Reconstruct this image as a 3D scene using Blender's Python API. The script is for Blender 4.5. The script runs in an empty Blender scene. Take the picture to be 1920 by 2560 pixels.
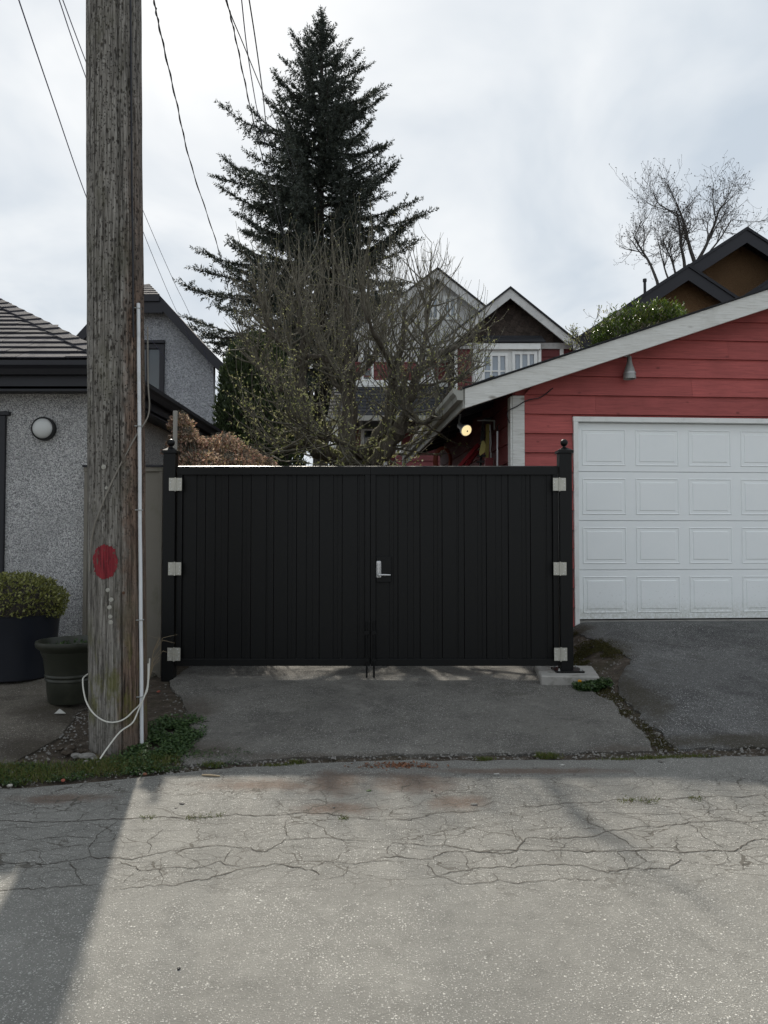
import bpy, bmesh, math, random
import numpy as np
from mathutils import Vector, Matrix, noise

# ------------------------------------------------------------------ camera, sky, sun, exposure
scene = bpy.context.scene
COL = scene.collection
R = math.radians
rng = random.Random(7)
nrg = np.random.default_rng(11)

FPX = 1850.0                       # focal length in photo pixels (photo is 1920 x 2560)
PITCH = math.atan(60 / FPX)
EYE = 1.5
cam_data = bpy.data.cameras.new('camera')
cam_data.sensor_fit = 'VERTICAL'
cam_data.sensor_height = 36.0
cam_data.lens = 36.0 * FPX / 2560
cam_data.clip_start = 0.05
cam_data.clip_end = 2000
cam = bpy.data.objects.new('camera', cam_data)
COL.objects.link(cam)
cam.location = (0, 0, EYE)
cam.rotation_euler = (R(90) + PITCH, 0, 0)
scene.camera = cam

SUN_EL, SUN_AZ = R(41), R(-14)      # azimuth measured from +Y towards +X
sun_dir = Vector((math.sin(SUN_AZ) * math.cos(SUN_EL), math.cos(SUN_AZ) * math.cos(SUN_EL), math.sin(SUN_EL)))

world = bpy.data.worlds.new('World')
scene.world = world
world.use_nodes = True
wt = world.node_tree
wt.nodes.clear()
w_out = wt.nodes.new('ShaderNodeOutputWorld')
w_sky = wt.nodes.new('ShaderNodeTexSky')
w_sky.sky_type = 'NISHITA'
w_sky.sun_disc = False
w_sky.sun_elevation = SUN_EL
w_sky.sun_rotation = SUN_AZ
w_sky.air_density = 1.0
w_sky.dust_density = 4.0
w_bg1 = wt.nodes.new('ShaderNodeBackground')
w_bg1.inputs['Strength'].default_value = 0.10
wt.links.new(w_sky.outputs[0], w_bg1.inputs['Color'])
# thin cloud deck: direction projected on a flat layer, two noises
w_tc = wt.nodes.new('ShaderNodeTexCoord')
w_sep = wt.nodes.new('ShaderNodeSeparateXYZ')
wt.links.new(w_tc.outputs['Generated'], w_sep.inputs[0])
w_add = wt.nodes.new('ShaderNodeMath'); w_add.operation = 'ABSOLUTE'
wt.links.new(w_sep.outputs['Z'], w_add.inputs[0])
w_add2 = wt.nodes.new('ShaderNodeMath'); w_add2.operation = 'ADD'; w_add2.inputs[1].default_value = 0.25
wt.links.new(w_add.outputs[0], w_add2.inputs[0])
w_div = wt.nodes.new('ShaderNodeVectorMath'); w_div.operation = 'DIVIDE'
w_comb = wt.nodes.new('ShaderNodeCombineXYZ')
for i in range(3):
    wt.links.new(w_add2.outputs[0], w_comb.inputs[i])
wt.links.new(w_tc.outputs['Generated'], w_div.inputs[0])
wt.links.new(w_comb.outputs[0], w_div.inputs[1])
w_n = wt.nodes.new('ShaderNodeTexNoise')
w_n.inputs['Scale'].default_value = 1.9
w_n.inputs['Detail'].default_value = 5
w_n.inputs['Roughness'].default_value = 0.5
w_n.inputs['Distortion'].default_value = 0.4
wt.links.new(w_div.outputs[0], w_n.inputs['Vector'])
w_r = wt.nodes.new('ShaderNodeValToRGB')
w_r.color_ramp.elements[0].position = 0.35
w_r.color_ramp.elements[0].color = (0.49, 0.555, 0.625, 1)
w_r.color_ramp.elements[1].position = 0.62
w_r.color_ramp.elements[1].color = (0.735, 0.765, 0.79, 1)
wt.links.new(w_n.outputs['Fac'], w_r.inputs[0])
w_bg2 = wt.nodes.new('ShaderNodeBackground')
w_bg2.inputs['Strength'].default_value = 0.98
wt.links.new(w_r.outputs[0], w_bg2.inputs['Color'])
w_mix = wt.nodes.new('ShaderNodeMixShader')
w_mix.inputs[0].default_value = 0.96
wt.links.new(w_bg1.outputs[0], w_mix.inputs[1])
wt.links.new(w_bg2.outputs[0], w_mix.inputs[2])
wt.links.new(w_mix.outputs[0], w_out.inputs['Surface'])

sun_data = bpy.data.lights.new('sun', 'SUN')
sun_data.energy = 4.8
sun_data.angle = R(1.1)
sun_data.color = (1.0, 0.93, 0.82)
sun = bpy.data.objects.new('sun', sun_data)
COL.objects.link(sun)
sun.rotation_euler = (-sun_dir).to_track_quat('-Z', 'Y').to_euler()
sun.location = (0, 0, 30)

vs = scene.view_settings
vs.view_transform = 'Standard'
vs.look = 'None'
vs.exposure = 0.30
vs.gamma = 1.0
vs.use_curve_mapping = False
scene.cycles.max_bounces = 4
scene.cycles.diffuse_bounces = 3
scene.cycles.glossy_bounces = 2
scene.cycles.transmission_bounces = 3
scene.cycles.adaptive_threshold = 0.02
scene.cycles.transparent_max_bounces = 6
scene.cycles.use_denoising = True

# ------------------------------------------------------------------ helpers
CP, SP = math.cos(PITCH), math.sin(PITCH)
def at(px, py, Y):
    """world point at depth Y that stands where photo pixel (px, py) looks"""
    u = (px - 960) / FPX; v = (1280 - py) / FPX
    d = (u, CP - v * SP, SP + v * CP)
    k = Y / d[1]
    return Vector((d[0] * k, Y, EYE + d[2] * k))
def ax(px, py, Y): return at(px, py, Y).x
def az(px, py, Y): return at(px, py, Y).z
def on_lane(px, py):
    u = (px - 960) / FPX; v = (1280 - py) / FPX
    d = (u, CP - v * SP, SP + v * CP)
    k = -EYE / d[2]
    return Vector((d[0] * k, d[1] * k, 0))

def smooth(a, b, x):
    t = min(1, max(0, (x - a) / (b - a)))
    return t * t * (3 - 2 * t)

def tag(o, label=None, cat=None, group=None, kind=None):
    if label: o['label'] = label
    if cat: o['category'] = cat
    if group: o['group'] = group
    if kind: o['kind'] = kind
    return o
def thing(name, label, cat, loc=(0, 0, 0), rz=0, group=None):
    o = bpy.data.objects.new(name, None)
    o.empty_display_size = 0.1
    COL.objects.link(o)
    o.location = loc; o.rotation_euler = (0, 0, rz)
    return tag(o, label, cat, group)
def link(name, me, m, parent=None, loc=None):
    if m is not None and not me.materials: me.materials.append(m)
    o = bpy.data.objects.new(name, me)
    COL.objects.link(o)
    if parent is not None: o.parent = parent
    if loc is not None: o.location = loc
    return o

class MB:
    """collects shapes, builds ONE mesh object"""
    def __init__(s): s.v = []; s.f = []
    def add(s, vs_, fs_):
        b = len(s.v); s.v += [tuple(p) for p in vs_]; s.f += [tuple(i + b for i in q) for q in fs_]; return s
    def box(s, x0, x1, y0, y1, z0, z1):
        return s.add([(x0, y0, z0), (x1, y0, z0), (x1, y1, z0), (x0, y1, z0), (x0, y0, z1), (x1, y0, z1), (x1, y1, z1), (x0, y1, z1)],
                     [(0, 3, 2, 1), (4, 5, 6, 7), (0, 1, 5, 4), (1, 2, 6, 5), (2, 3, 7, 6), (3, 0, 4, 7)])
    def prism(s, poly, a, b, axis='y'):
        """poly: list of 2D points; axis y -> (x,z) polygon, x -> (y,z), z -> (x,y)"""
        n = len(poly)
        def P(p, t):
            return {'y': (p[0], t, p[1]), 'x': (t, p[0], p[1]), 'z': (p[0], p[1], t)}[axis]
        vs_ = [P(p, a) for p in poly] + [P(p, b) for p in poly]
        fs_ = [tuple(range(n)), tuple(range(2 * n - 1, n - 1, -1))]
        fs_ += [(i, i + n, (i + 1) % n + n, (i + 1) % n) for i in range(n)]
        return s.add(vs_, fs_)
    def hexa(s, b4, t4):
        return s.add(list(b4) + list(t4), [(0, 3, 2, 1), (4, 5, 6, 7), (0, 1, 5, 4), (1, 2, 6, 5), (2, 3, 7, 6), (3, 0, 4, 7)])
    def lathe(s, prof, c=(0, 0, 0), seg=24, axis='z', cap=True):
        base = len(s.v); n = len(prof)
        for r, h in prof:
            for k in range(seg):
                a = 2 * math.pi * k / seg
                p = (r * math.cos(a), r * math.sin(a), h)
                if axis == 'y': p = (p[0], h, p[1])
                if axis == 'x': p = (h, p[0], p[1])
                s.v.append((p[0] + c[0], p[1] + c[1], p[2] + c[2]))
        for i in range(n - 1):
            for k in range(seg):
                k2 = (k + 1) % seg
                s.f.append((base + i * seg + k, base + i * seg + k2, base + (i + 1) * seg + k2, base + (i + 1) * seg + k))
        if cap:
            s.f.append(tuple(base + k for k in range(seg))[::-1])
            s.f.append(tuple(base + (n - 1) * seg + k for k in range(seg)))
        return s
    def tube(s, pts, rad, seg=6, cap=True):
        pts = [Vector(p) for p in pts]; n = len(pts)
        if not hasattr(rad, '__len__'): rad = [rad] * n
        base = len(s.v)
        t0 = (pts[1] - pts[0]).normalized()
        up = Vector((0, 0, 1)) if abs(t0.z) < 0.9 else Vector((1, 0, 0))
        side = t0.cross(up).normalized()
        for i in range(n):
            t = (pts[min(i + 1, n - 1)] - pts[max(i - 1, 0)]).normalized()
            side = (side - t * side.dot(t)).normalized()
            bn = t.cross(side)
            for k in range(seg):
                a = 2 * math.pi * k / seg
                q = pts[i] + (side * math.cos(a) + bn * math.sin(a)) * rad[i]
                s.v.append((q.x, q.y, q.z))
        for i in range(n - 1):
            for k in range(seg):
                k2 = (k + 1) % seg
                s.f.append((base + i * seg + k, base + i * seg + k2, base + (i + 1) * seg + k2, base + (i + 1) * seg + k))
        if cap:
            s.f.append(tuple(base + k for k in range(seg))[::-1])
            s.f.append(tuple(base + (n - 1) * seg + k for k in range(seg)))
        return s
    def mesh(s, name, smooth_=False, bevel=0):
        me = bpy.data.meshes.new(name)
        me.from_pydata(s.v, [], s.f)
        bm = bmesh.new(); bm.from_mesh(me)
        bmesh.ops.recalc_face_normals(bm, faces=bm.faces)
        if bevel:
            ed = [e for e in bm.edges if len(e.link_faces) == 2 and e.calc_face_angle(0) > 0.5]
            bmesh.ops.bevel(bm, geom=ed, offset=bevel, segments=1, affect='EDGES', profile=0.5)
        bm.to_mesh(me); bm.free()
        if smooth_:
            me.polygons.foreach_set('use_smooth', [True] * len(me.polygons))
            me.update()
            try: me.set_sharp_from_angle(angle=R(40))
            except Exception: pass
        return me
    def build(s, name, m, parent=None, smooth_=False, bevel=0):
        return link(name, s.mesh(name, smooth_, bevel), m, parent)

def np_mesh(name, V, F, m, parent=None, smooth_=False):
    """V (n,3), F (k,3) or (k,4) arrays"""
    me = bpy.data.meshes.new(name)
    k = F.shape[1]
    me.vertices.add(len(V)); me.vertices.foreach_set('co', np.asarray(V, dtype=np.float32).ravel())
    me.loops.add(F.size); me.loops.foreach_set('vertex_index', np.asarray(F, dtype=np.int32).ravel())
    me.polygons.add(len(F))
    me.polygons.foreach_set('loop_start', np.arange(0, F.size, k, dtype=np.int32))
    if smooth_: me.polygons.foreach_set('use_smooth', np.ones(len(F), dtype=bool))
    me.update(calc_edges=True); me.validate()
    return link(name, me, m, parent)

def norm(a): return a / np.maximum(np.linalg.norm(a, axis=-1, keepdims=True), 1e-9)
def leaf_quads(P, D, Nn, L, W):
    """diamond leaves: base P, direction D, face normal Nn, lengths L, widths W -> V,F"""
    D = norm(D); S = norm(np.cross(D, Nn)); L = L[:, None]; W = W[:, None]
    a = P; b = P + D * L * 0.45 + S * W * 0.5; c = P + D * L; d = P + D * L * 0.45 - S * W * 0.5
    V = np.stack([a, b, c, d], 1).reshape(-1, 3)
    F = np.arange(len(V)).reshape(-1, 4)
    return V, F

# ------------------------------------------------------------------ materials
class NT:
    def __init__(s, name):
        s.m = bpy.data.materials.new(name); s.m.use_nodes = True
        s.t = s.m.node_tree; s.t.nodes.clear()
        s.out = s.t.nodes.new('ShaderNodeOutputMaterial')
        s.b = s.t.nodes.new('ShaderNodeBsdfPrincipled')
        s.t.links.new(s.b.outputs[0], s.out.inputs[0])
        s.b.inputs['Specular IOR Level'].default_value = 0.35
    def node(s, typ, **kw):
        n = s.t.nodes.new(typ)
        for k, v in kw.items(): setattr(n, k, v)
        return n
    def put(s, sock, val):
        if isinstance(val, bpy.types.NodeSocket): s.t.links.new(val, sock)
        else: sock.default_value = (*val, 1) if (hasattr(val, '__len__') and len(val) == 3 and sock.type == 'RGBA') else val
    def coord(s, scale=(1, 1, 1), loc=(0, 0, 0), src='Object'):
        tc = s.node('ShaderNodeTexCoord'); mp = s.node('ShaderNodeMapping')
        s.t.links.new(tc.outputs[src], mp.inputs[0])
        mp.inputs['Scale'].default_value = scale; mp.inputs['Location'].default_value = loc
        return mp.outputs[0]
    def noise(s, co, scale, detail=3, rough=0.55, dist=0.0):
        n = s.node('ShaderNodeTexNoise'); s.put(n.inputs['Vector'], co)
        n.inputs['Scale'].default_value = scale; n.inputs['Detail'].default_value = detail
        n.inputs['Roughness'].default_value = rough; n.inputs['Distortion'].default_value = dist
        return n.outputs['Fac']
    def vor(s, co, scale, feature='F1', out='Distance', rnd=1.0):
        n = s.node('ShaderNodeTexVoronoi', feature=feature); s.put(n.inputs['Vector'], co)
        n.inputs['Scale'].default_value = scale; n.inputs['Randomness'].default_value = rnd
        return n.outputs[out]
    def math(s, op, a, b=0.0, clamp=False):
        n = s.node('ShaderNodeMath', operation=op, use_clamp=clamp); s.put(n.inputs[0], a); s.put(n.inputs[1], b); return n.outputs[0]
    def sep(s, v):
        n = s.node('ShaderNodeSeparateXYZ'); s.put(n.inputs[0], v); return n.outputs
    def rng(s, v, a, b, c=0.0, d=1.0):
        n = s.node('ShaderNodeMapRange', interpolation_type='SMOOTHSTEP'); s.put(n.inputs[0], v)
        for i, x in enumerate((a, b, c, d)): n.inputs[i + 1].default_value = x
        return n.outputs[0]
    def mix(s, f, a, b, blend='MIX'):
        n = s.node('ShaderNodeMix', data_type='RGBA', blend_type=blend)
        s.put(n.inputs[0], f); s.put(n.inputs[6], a); s.put(n.inputs[7], b); return n.outputs[2]
    def ramp(s, f, stops):
        n = s.node('ShaderNodeValToRGB'); s.put(n.inputs[0], f)
        cr = n.color_ramp
        while len(cr.elements) < len(stops): cr.elements.new(0.5)
        for e, (p, c) in zip(cr.elements, stops): e.position = p; e.color = (*c, 1)
        return n.outputs[0]
    def bump(s, h, strength=0.5, dist=0.01):
        n = s.node('ShaderNodeBump'); s.put(n.inputs['Height'], h)
        n.inputs['Strength'].default_value = strength; n.inputs['Distance'].default_value = dist
        s.t.links.new(n.outputs[0], s.b.inputs['Normal'])
    def done(s, col=None, rough=None, metal=None):
        if col is not None: s.put(s.b.inputs['Base Color'], col)
        if rough is not None: s.put(s.b.inputs['Roughness'], rough)
        if metal is not None: s.b.inputs['Metallic'].default_value = metal
        return s.m

M = {}
def plain(key, col, rough=0.6, metal=0.0, var=0.18, scale=6.0, bump=0.0, bscale=80.0, dirt=None):
    n = NT(key); co = n.coord()
    f = n.noise(co, scale, 4)
    c = n.mix(f, tuple(x * (1 - var) for x in col), tuple(min(1, x * (1 + var)) for x in col))
    if dirt:
        d = n.rng(n.noise(co, dirt[1], 5, 0.65), 0.5, 0.72)
        c = n.mix(n.math('MULTIPLY', d, dirt[2]), c, dirt[0])
    if bump: n.bump(n.noise(co, bscale, 4, 0.6), bump, 0.004)
    M[key] = n.done(c, rough, metal)
    return M[key]

def blobs(n, co, items, nz):
    """mask of ragged stains given as (x, y, rx, ry) in metres"""
    tot = None
    for (x, y, rx, ry) in items:
        mp = n.node('ShaderNodeMapping'); n.put(mp.inputs[0], co)
        mp.inputs['Location'].default_value = (-x / rx, -y / ry, 0); mp.inputs['Scale'].default_value = (1 / rx, 1 / ry, 0)
        ln = n.node('ShaderNodeVectorMath', operation='LENGTH'); n.put(ln.inputs[0], mp.outputs[0])
        d = n.math('ADD', ln.outputs['Value'], n.math('MULTIPLY', n.math('SUBTRACT', nz, 0.5), 1.6))
        k = n.rng(d, 1.05, 0.25)
        tot = k if tot is None else n.math('MAXIMUM', tot, k)
    return tot

def asphalt(key, base, stone, amount, dark, scale=95.0, stains=(), stain_col=(0.09, 0.06, 0.045), moss=0.0, craze=None, patchy=0.0):
    n = NT(key); co = n.coord()
    big = n.noise(co, 0.9, 4, 0.6)
    mid = n.noise(co, 9, 4, 0.65)
    fine = n.noise(co, 160, 3, 0.7)
    c = n.mix(n.rng(big, 0.3, 0.7), tuple(x * 0.86 for x in base), tuple(x * 1.12 for x in base))
    c = n.mix(n.math('MULTIPLY', n.rng(mid, 0.45, 0.7), 0.35), c, dark)
    c = n.mix(n.math('MULTIPLY', n.rng(fine, 0.48, 0.68), 0.5), c, dark)
    # stones showing through the worn binder, two sizes
    wob = n.node('ShaderNodeVectorMath', operation='ADD')
    nn = n.node('ShaderNodeTexNoise'); n.put(nn.inputs['Vector'], co); nn.inputs['Scale'].default_value = 90
    sc = n.node('ShaderNodeVectorMath', operation='SCALE'); n.put(sc.inputs[0], nn.outputs['Color']); sc.inputs['Scale'].default_value = 0.010
    n.put(wob.inputs[0], co); n.put(wob.inputs[1], sc.outputs[0])
    band = n.noise(n.coord((0.18, 1, 1)), 1.6, 4, 0.6)
    c = n.mix(n.math('MULTIPLY', n.rng(band, 0.40, 0.66), 0.30), c, tuple(x * 0.72 for x in base))
    c = n.mix(n.math('MULTIPLY', n.rng(n.noise(co, 3.1, 6, 0.72), 0.52, 0.70), 0.40), c, tuple(min(1, x * 1.35) for x in base))
    if patchy:
        c = n.mix(n.math('MULTIPLY', n.rng(n.noise(co, 1.7, 6, 0.7, 0.5), 0.46, 0.62), patchy), c, tuple(x * 0.9 for x in dark))
        c = n.mix(n.math('MULTIPLY', n.rng(n.noise(n.coord((1, 1, 1), (5, 3, 0)), 4.2, 6, 0.75), 0.54, 0.68), patchy), c, tuple(x * 1.45 for x in base))
        c = n.mix(n.math('MULTIPLY', n.rng(n.noise(co, 24, 4, 0.75), 0.56, 0.66), patchy), c, tuple(x * 0.6 for x in dark))
    hh = fine
    worn = n.rng(n.noise(co, 1.3, 4, 0.6), 0.32, 0.62, 0.45, 1.0)
    for (s_, amt, size) in ((scale, amount, 0.42), (scale * 1.9, amount * 1.5, 0.46), (scale * 0.55, amount * 0.35, 0.3)):
        vc = n.node('ShaderNodeTexVoronoi'); n.put(vc.inputs['Vector'], wob.outputs[0]); vc.inputs['Scale'].default_value = s_
        cs = n.sep(vc.outputs['Color'])
        on = n.rng(cs[0], 1 - amt - 0.03, 1 - amt + 0.03)
        disc = n.rng(vc.outputs['Distance'], size, size * 0.6)
        k = n.math('MULTIPLY', on, disc)
        tint = n.mix(cs[1], tuple(x * 0.62 for x in stone), stone)
        c = n.mix(n.math('MULTIPLY', n.math('MULTIPLY', k, 0.85), worn), c, tint)
        hh = n.math('ADD', hh, n.math('MULTIPLY', k, 0.6))
    if stains:
        st = blobs(n, co, stains, n.noise(co, 5, 5, 0.7))
        st = n.math('MULTIPLY', st, n.rng(n.noise(co, 60, 3, 0.7), 0.3, 0.55, 0.55, 1.0))
        c = n.mix(n.math('MULTIPLY', st, 0.8), c, stain_col)
    if moss:
        mm = n.math('MULTIPLY', n.rng(n.noise(co, 2.2, 5, 0.7), 0.55, 0.75), moss)
        c = n.mix(mm, c, (0.045, 0.042, 0.02))
    if craze:
        y0, y1, amt = craze
        wn = n.node('ShaderNodeTexNoise'); n.put(wn.inputs['Vector'], co); wn.inputs['Scale'].default_value = 4.5; wn.inputs['Detail'].default_value = 5
        ws = n.node('ShaderNodeVectorMath', operation='SCALE'); n.put(ws.inputs[0], wn.outputs['Color']); ws.inputs['Scale'].default_value = 0.20
        wa = n.node('ShaderNodeVectorMath', operation='ADD'); n.put(wa.inputs[0], n.coord((0.62, 1.25, 1))); n.put(wa.inputs[1], ws.outputs[0])
        yy = n.sep(co)[1]
        msk = n.math('MULTIPLY', n.rng(yy, y0 - 0.25, y0 + 0.25), n.rng(yy, y1 + 0.2, y1 - 0.2))
        msk = n.math('MULTIPLY', msk, n.rng(n.noise(co, 1.1, 3), 0.28, 0.48))
        for (s_, wd, st) in ((3.4, 0.010, 0.85), (6.5, 0.011, 0.7), (12.0, 0.014, 0.35)):
            ed = n.vor(wa.outputs[0], s_, 'DISTANCE_TO_EDGE')
            lw = n.math('MULTIPLY', n.rng(n.noise(co, 7, 3), 0.3, 0.7, 0.25, 1.4), wd)
            k = n.math('LESS_THAN', ed, lw)
            k = n.math('MULTIPLY', n.math('MULTIPLY', k, msk), st * amt)
            c = n.mix(k, c, (0.075, 0.068, 0.056))
            hh = n.math('SUBTRACT', hh, n.math('MULTIPLY', k, 1.2))
    n.bump(hh, 0.8, 0.008)
    M[key] = n.done(c, 0.88)

asphalt('lane_asphalt', (0.202, 0.198, 0.181), (0.68, 0.665, 0.62), 0.22, (0.09, 0.088, 0.079), 90,
        stains=[(0.18, 4.55, 0.34, 0.28), (-0.30, 4.55, 0.26, 0.30), (-0.75, 4.5, 0.55, 0.14), (0.42, 4.22, 0.22, 0.16), (-1.85, 4.28, 0.4, 0.1), (0.9, 4.78, 0.9, 0.08), (-0.25, 4.12, 0.3, 0.12)],
        stain_col=(0.125, 0.085, 0.063), craze=(3.25, 4.75, 1.0))
asphalt('apron_asphalt', (0.150, 0.143, 0.128), (0.52, 0.505, 0.47), 0.19, (0.070, 0.066, 0.060), 78,
        stains=[(-1.35, 5.15, 0.45, 0.25), (-1.6, 6.0, 0.3, 0.6), (1.7, 5.2, 0.4, 0.15), (0.0, 5.05, 1.4, 0.1)], stain_col=(0.075, 0.062, 0.05), moss=0.25, patchy=0.55)
asphalt('garage_asphalt', (0.110, 0.109, 0.106), (0.54, 0.535, 0.52), 0.20, (0.048, 0.047, 0.046), 74,
        stains=[(2.2, 7.6, 0.5, 0.45), (2.1, 8.4, 0.4, 0.2), (2.15, 6.3, 0.25, 0.8), (2.6, 5.35, 0.9, 0.18), (3.6, 5.4, 0.8, 0.12)], stain_col=(0.035, 0.028, 0.014), moss=0.3, patchy=0.6)
asphalt('side_asphalt', (0.125, 0.11, 0.09), (0.45, 0.43, 0.38), 0.15, (0.06, 0.052, 0.042), 85,
        stains=[(-2.55, 5.75, 0.4, 0.3), (-2.4, 5.1, 0.35, 0.3)], stain_col=(0.035, 0.028, 0.02), moss=0.5, patchy=0.5)

def soil():
    n = NT('soil'); co = n.coord()
    f = n.noise(co, 14, 6, 0.7); g = n.noise(co, 1.8, 4)
    c = n.ramp(f, [(0.25, (0.022, 0.017, 0.012)), (0.52, (0.062, 0.048, 0.035)), (0.8, (0.15, 0.125, 0.10))])
    c = n.mix(n.math('MULTIPLY', n.rng(g, 0.50, 0.68), 0.45), c, (0.040, 0.036, 0.014))
    peb = n.vor(co, 70); c = n.mix(n.math('MULTIPLY', n.rng(peb, 0.3, 0.15), n.rng(n.noise(co, 8), 0.5, 0.7)), c, (0.2, 0.19, 0.17))
    n.bump(n.math('ADD', f, n.noise(co, 90, 4)), 0.8, 0.02)
    M['soil'] = n.done(c, 0.95)
soil()

def stucco(key, lo, mid_, hi, scale=95):
    n = NT(key); co = n.coord()
    vc = n.node('ShaderNodeTexVoronoi'); n.put(vc.inputs['Vector'], co); vc.inputs['Scale'].default_value = scale
    cs = n.sep(vc.outputs['Color'])
    f = n.noise(co, scale * 1.3, 3, 0.7)
    g = n.math('ADD', n.math('MULTIPLY', cs[0], 0.55), n.math('MULTIPLY', f, 0.55))
    c = n.ramp(g, [(0.22, lo), (0.5, mid_), (0.86, hi)])
    c = n.mix(n.math('MULTIPLY', n.rng(n.noise(co, 1.4, 4), 0.42, 0.66), 0.28), c, tuple(x * 0.7 for x in mid_))
    h = n.math('SUBTRACT', n.math('MULTIPLY', f, 0.6), vc.outputs['Distance'])
    n.bump(h, 0.9, 0.012)
    M[key] = n.done(c, 0.92)
stucco('stucco_pebble', (0.12, 0.12, 0.123), (0.37, 0.37, 0.375), (0.80, 0.80, 0.79), 125)
stucco('stucco_far', (0.15, 0.155, 0.165), (0.265, 0.275, 0.295), (0.42, 0.43, 0.45), 34)
stucco('stucco_brown', (0.105, 0.060, 0.028), (0.125, 0.072, 0.034), (0.15, 0.086, 0.042), 40)

def shingle(key, col, scale=220, isl=True):
    n = NT(key); co = n.coord()
    f = n.noise(co, scale, 3, 0.75)
    geo = n.node('ShaderNodeNewGeometry')
    oi = n.node('ShaderNodeObjectInfo')
    c = n.ramp(f, [(0.28, tuple(x * 0.45 for x in col)), (0.55, col), (0.78, tuple(x * 1.9 for x in col))])
    v = n.math('ADD', 0.72, n.math('MULTIPLY', oi.outputs['Random'], 0.55))
    hsv = n.node('ShaderNodeHueSaturation'); n.put(hsv.inputs['Value'], v); n.put(hsv.inputs['Color'], c)
    n.bump(f, 0.6, 0.004)
    M[key] = n.done(hsv.outputs[0], 0.9)
shingle('shingle_dark', (0.034, 0.033, 0.041))
shingle('shingle_black', (0.030, 0.031, 0.036), 60)
shingle('shingle_brown', (0.055, 0.042, 0.035), 30)

plain('black_paint', (0.0034, 0.0038, 0.0040), 0.42, 0, 0.25, 3, 0.05, 60)
M['black_paint'].node_tree.nodes['Principled BSDF'].inputs['Specular IOR Level'].default_value = 0.24
plain('black_trim', (0.012, 0.0125, 0.017), 0.45, 0, 0.2, 4)
plain('dark_trim', (0.014, 0.014, 0.019), 0.5, 0, 0.2, 4)
plain('steel', (0.45, 0.44, 0.39), 0.42, 0.5, 0.22, 30, 0.15, 120)
plain('satin_nickel', (0.62, 0.62, 0.62), 0.3, 0.75, 0.08, 20)
plain('key_dark', (0.10, 0.10, 0.10), 0.5)
plain('rubber_black', (0.012, 0.012, 0.012), 0.55)
plain('concrete', (0.30, 0.29, 0.27), 0.92, 0, 0.25, 9, 0.6, 60, dirt=((0.07, 0.065, 0.05), 6, 0.7))
plain('taupe_paint', (0.165, 0.152, 0.128), 0.7, 0, 0.14, 3, 0.15, 40, dirt=((0.08, 0.085, 0.05), 3, 0.5))
plain('pvc', (0.62, 0.64, 0.66), 0.45, 0, 0.08, 5, dirt=((0.33, 0.33, 0.30), 7, 0.35))
plain('white_cable', (0.55, 0.54, 0.49), 0.55, 0, 0.1, 12)
plain('grey_cable', (0.19, 0.175, 0.15), 0.6)
plain('wire_black', (0.022, 0.022, 0.026), 0.6)
plain('wire_blue', (0.05, 0.05, 0.12), 0.6)
plain('galvanized', (0.34, 0.35, 0.34), 0.5, 0.35, 0.2, 7, dirt=((0.2, 0.2, 0.19), 9, 0.5))
plain('gutter_paint', (0.33, 0.33, 0.30), 0.55, 0, 0.14, 3, dirt=((0.14, 0.14, 0.11), 4, 0.5))
plain('planter_navy', (0.012, 0.014, 0.02), 0.38, 0, 0.3, 5)
plain('pot_green', (0.022, 0.024, 0.017), 0.42, 0, 0.3, 6, dirt=((0.05, 0.05, 0.035), 8, 0.4))
plain('white_trim', (0.76, 0.77, 0.75), 0.55, 0, 0.08, 5, dirt=((0.4, 0.4, 0.37), 6, 0.3))
plain('grey_batten', (0.56, 0.56, 0.55), 0.75, 0, 0.2, 4, dirt=((0.36, 0.36, 0.35), 3, 0.6))
plain('red_tool', (0.13, 0.010, 0.013), 0.45)
plain('orange_tool', (0.20, 0.04, 0.018), 0.6)
plain('yellow_fibre', (0.33, 0.28, 0.075), 0.5)
plain('silver_tube', (0.5, 0.5, 0.5), 0.35, 0.6)
plain('rust', (0.10, 0.05, 0.03), 0.8)
plain('brick_red', (0.27, 0.08, 0.055), 0.9, 0, 0.3, 40)
plain('stone_grey', (0.17, 0.163, 0.15), 0.9, 0, 0.6, 40, 0.5, 50)
plain('paper_white', (0.40, 0.395, 0.37), 0.8)
plain('dry_leaf', (0.17, 0.075, 0.04), 0.8, 0, 0.4, 20)
plain('dry_stick', (0.30, 0.24, 0.16), 0.85)
plain('crack_dirt', (0.062, 0.055, 0.045), 0.95, 0, 0.3, 20)
plain('fence_post', (0.27, 0.26, 0.235), 0.75)
plain('nail_white', (0.36, 0.35, 0.31), 0.5, 0, 0.3, 60)
def red_mark():
    n = NT('red_mark'); co = n.coord((1, 1, 0.06))
    f = n.noise(co, 70, 5, 0.7, 0.3); w = n.noise(n.coord((1, 1, 0.4)), 40, 4, 0.7)
    c = n.ramp(f, [(0.34, (0.05, 0.008, 0.010)), (0.48, (0.19, 0.014, 0.022)), (0.66, (0.28, 0.03, 0.038))])
    c = n.mix(n.rng(w, 0.57, 0.66), c, (0.10, 0.075, 0.06))
    n.bump(f, 0.9, 0.012); M['red_mark'] = n.done(c, 0.8)
red_mark()
plain('curtain', (0.30, 0.33, 0.36), 0.8)
plain('dark_room', (0.02, 0.022, 0.025), 0.8)

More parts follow.
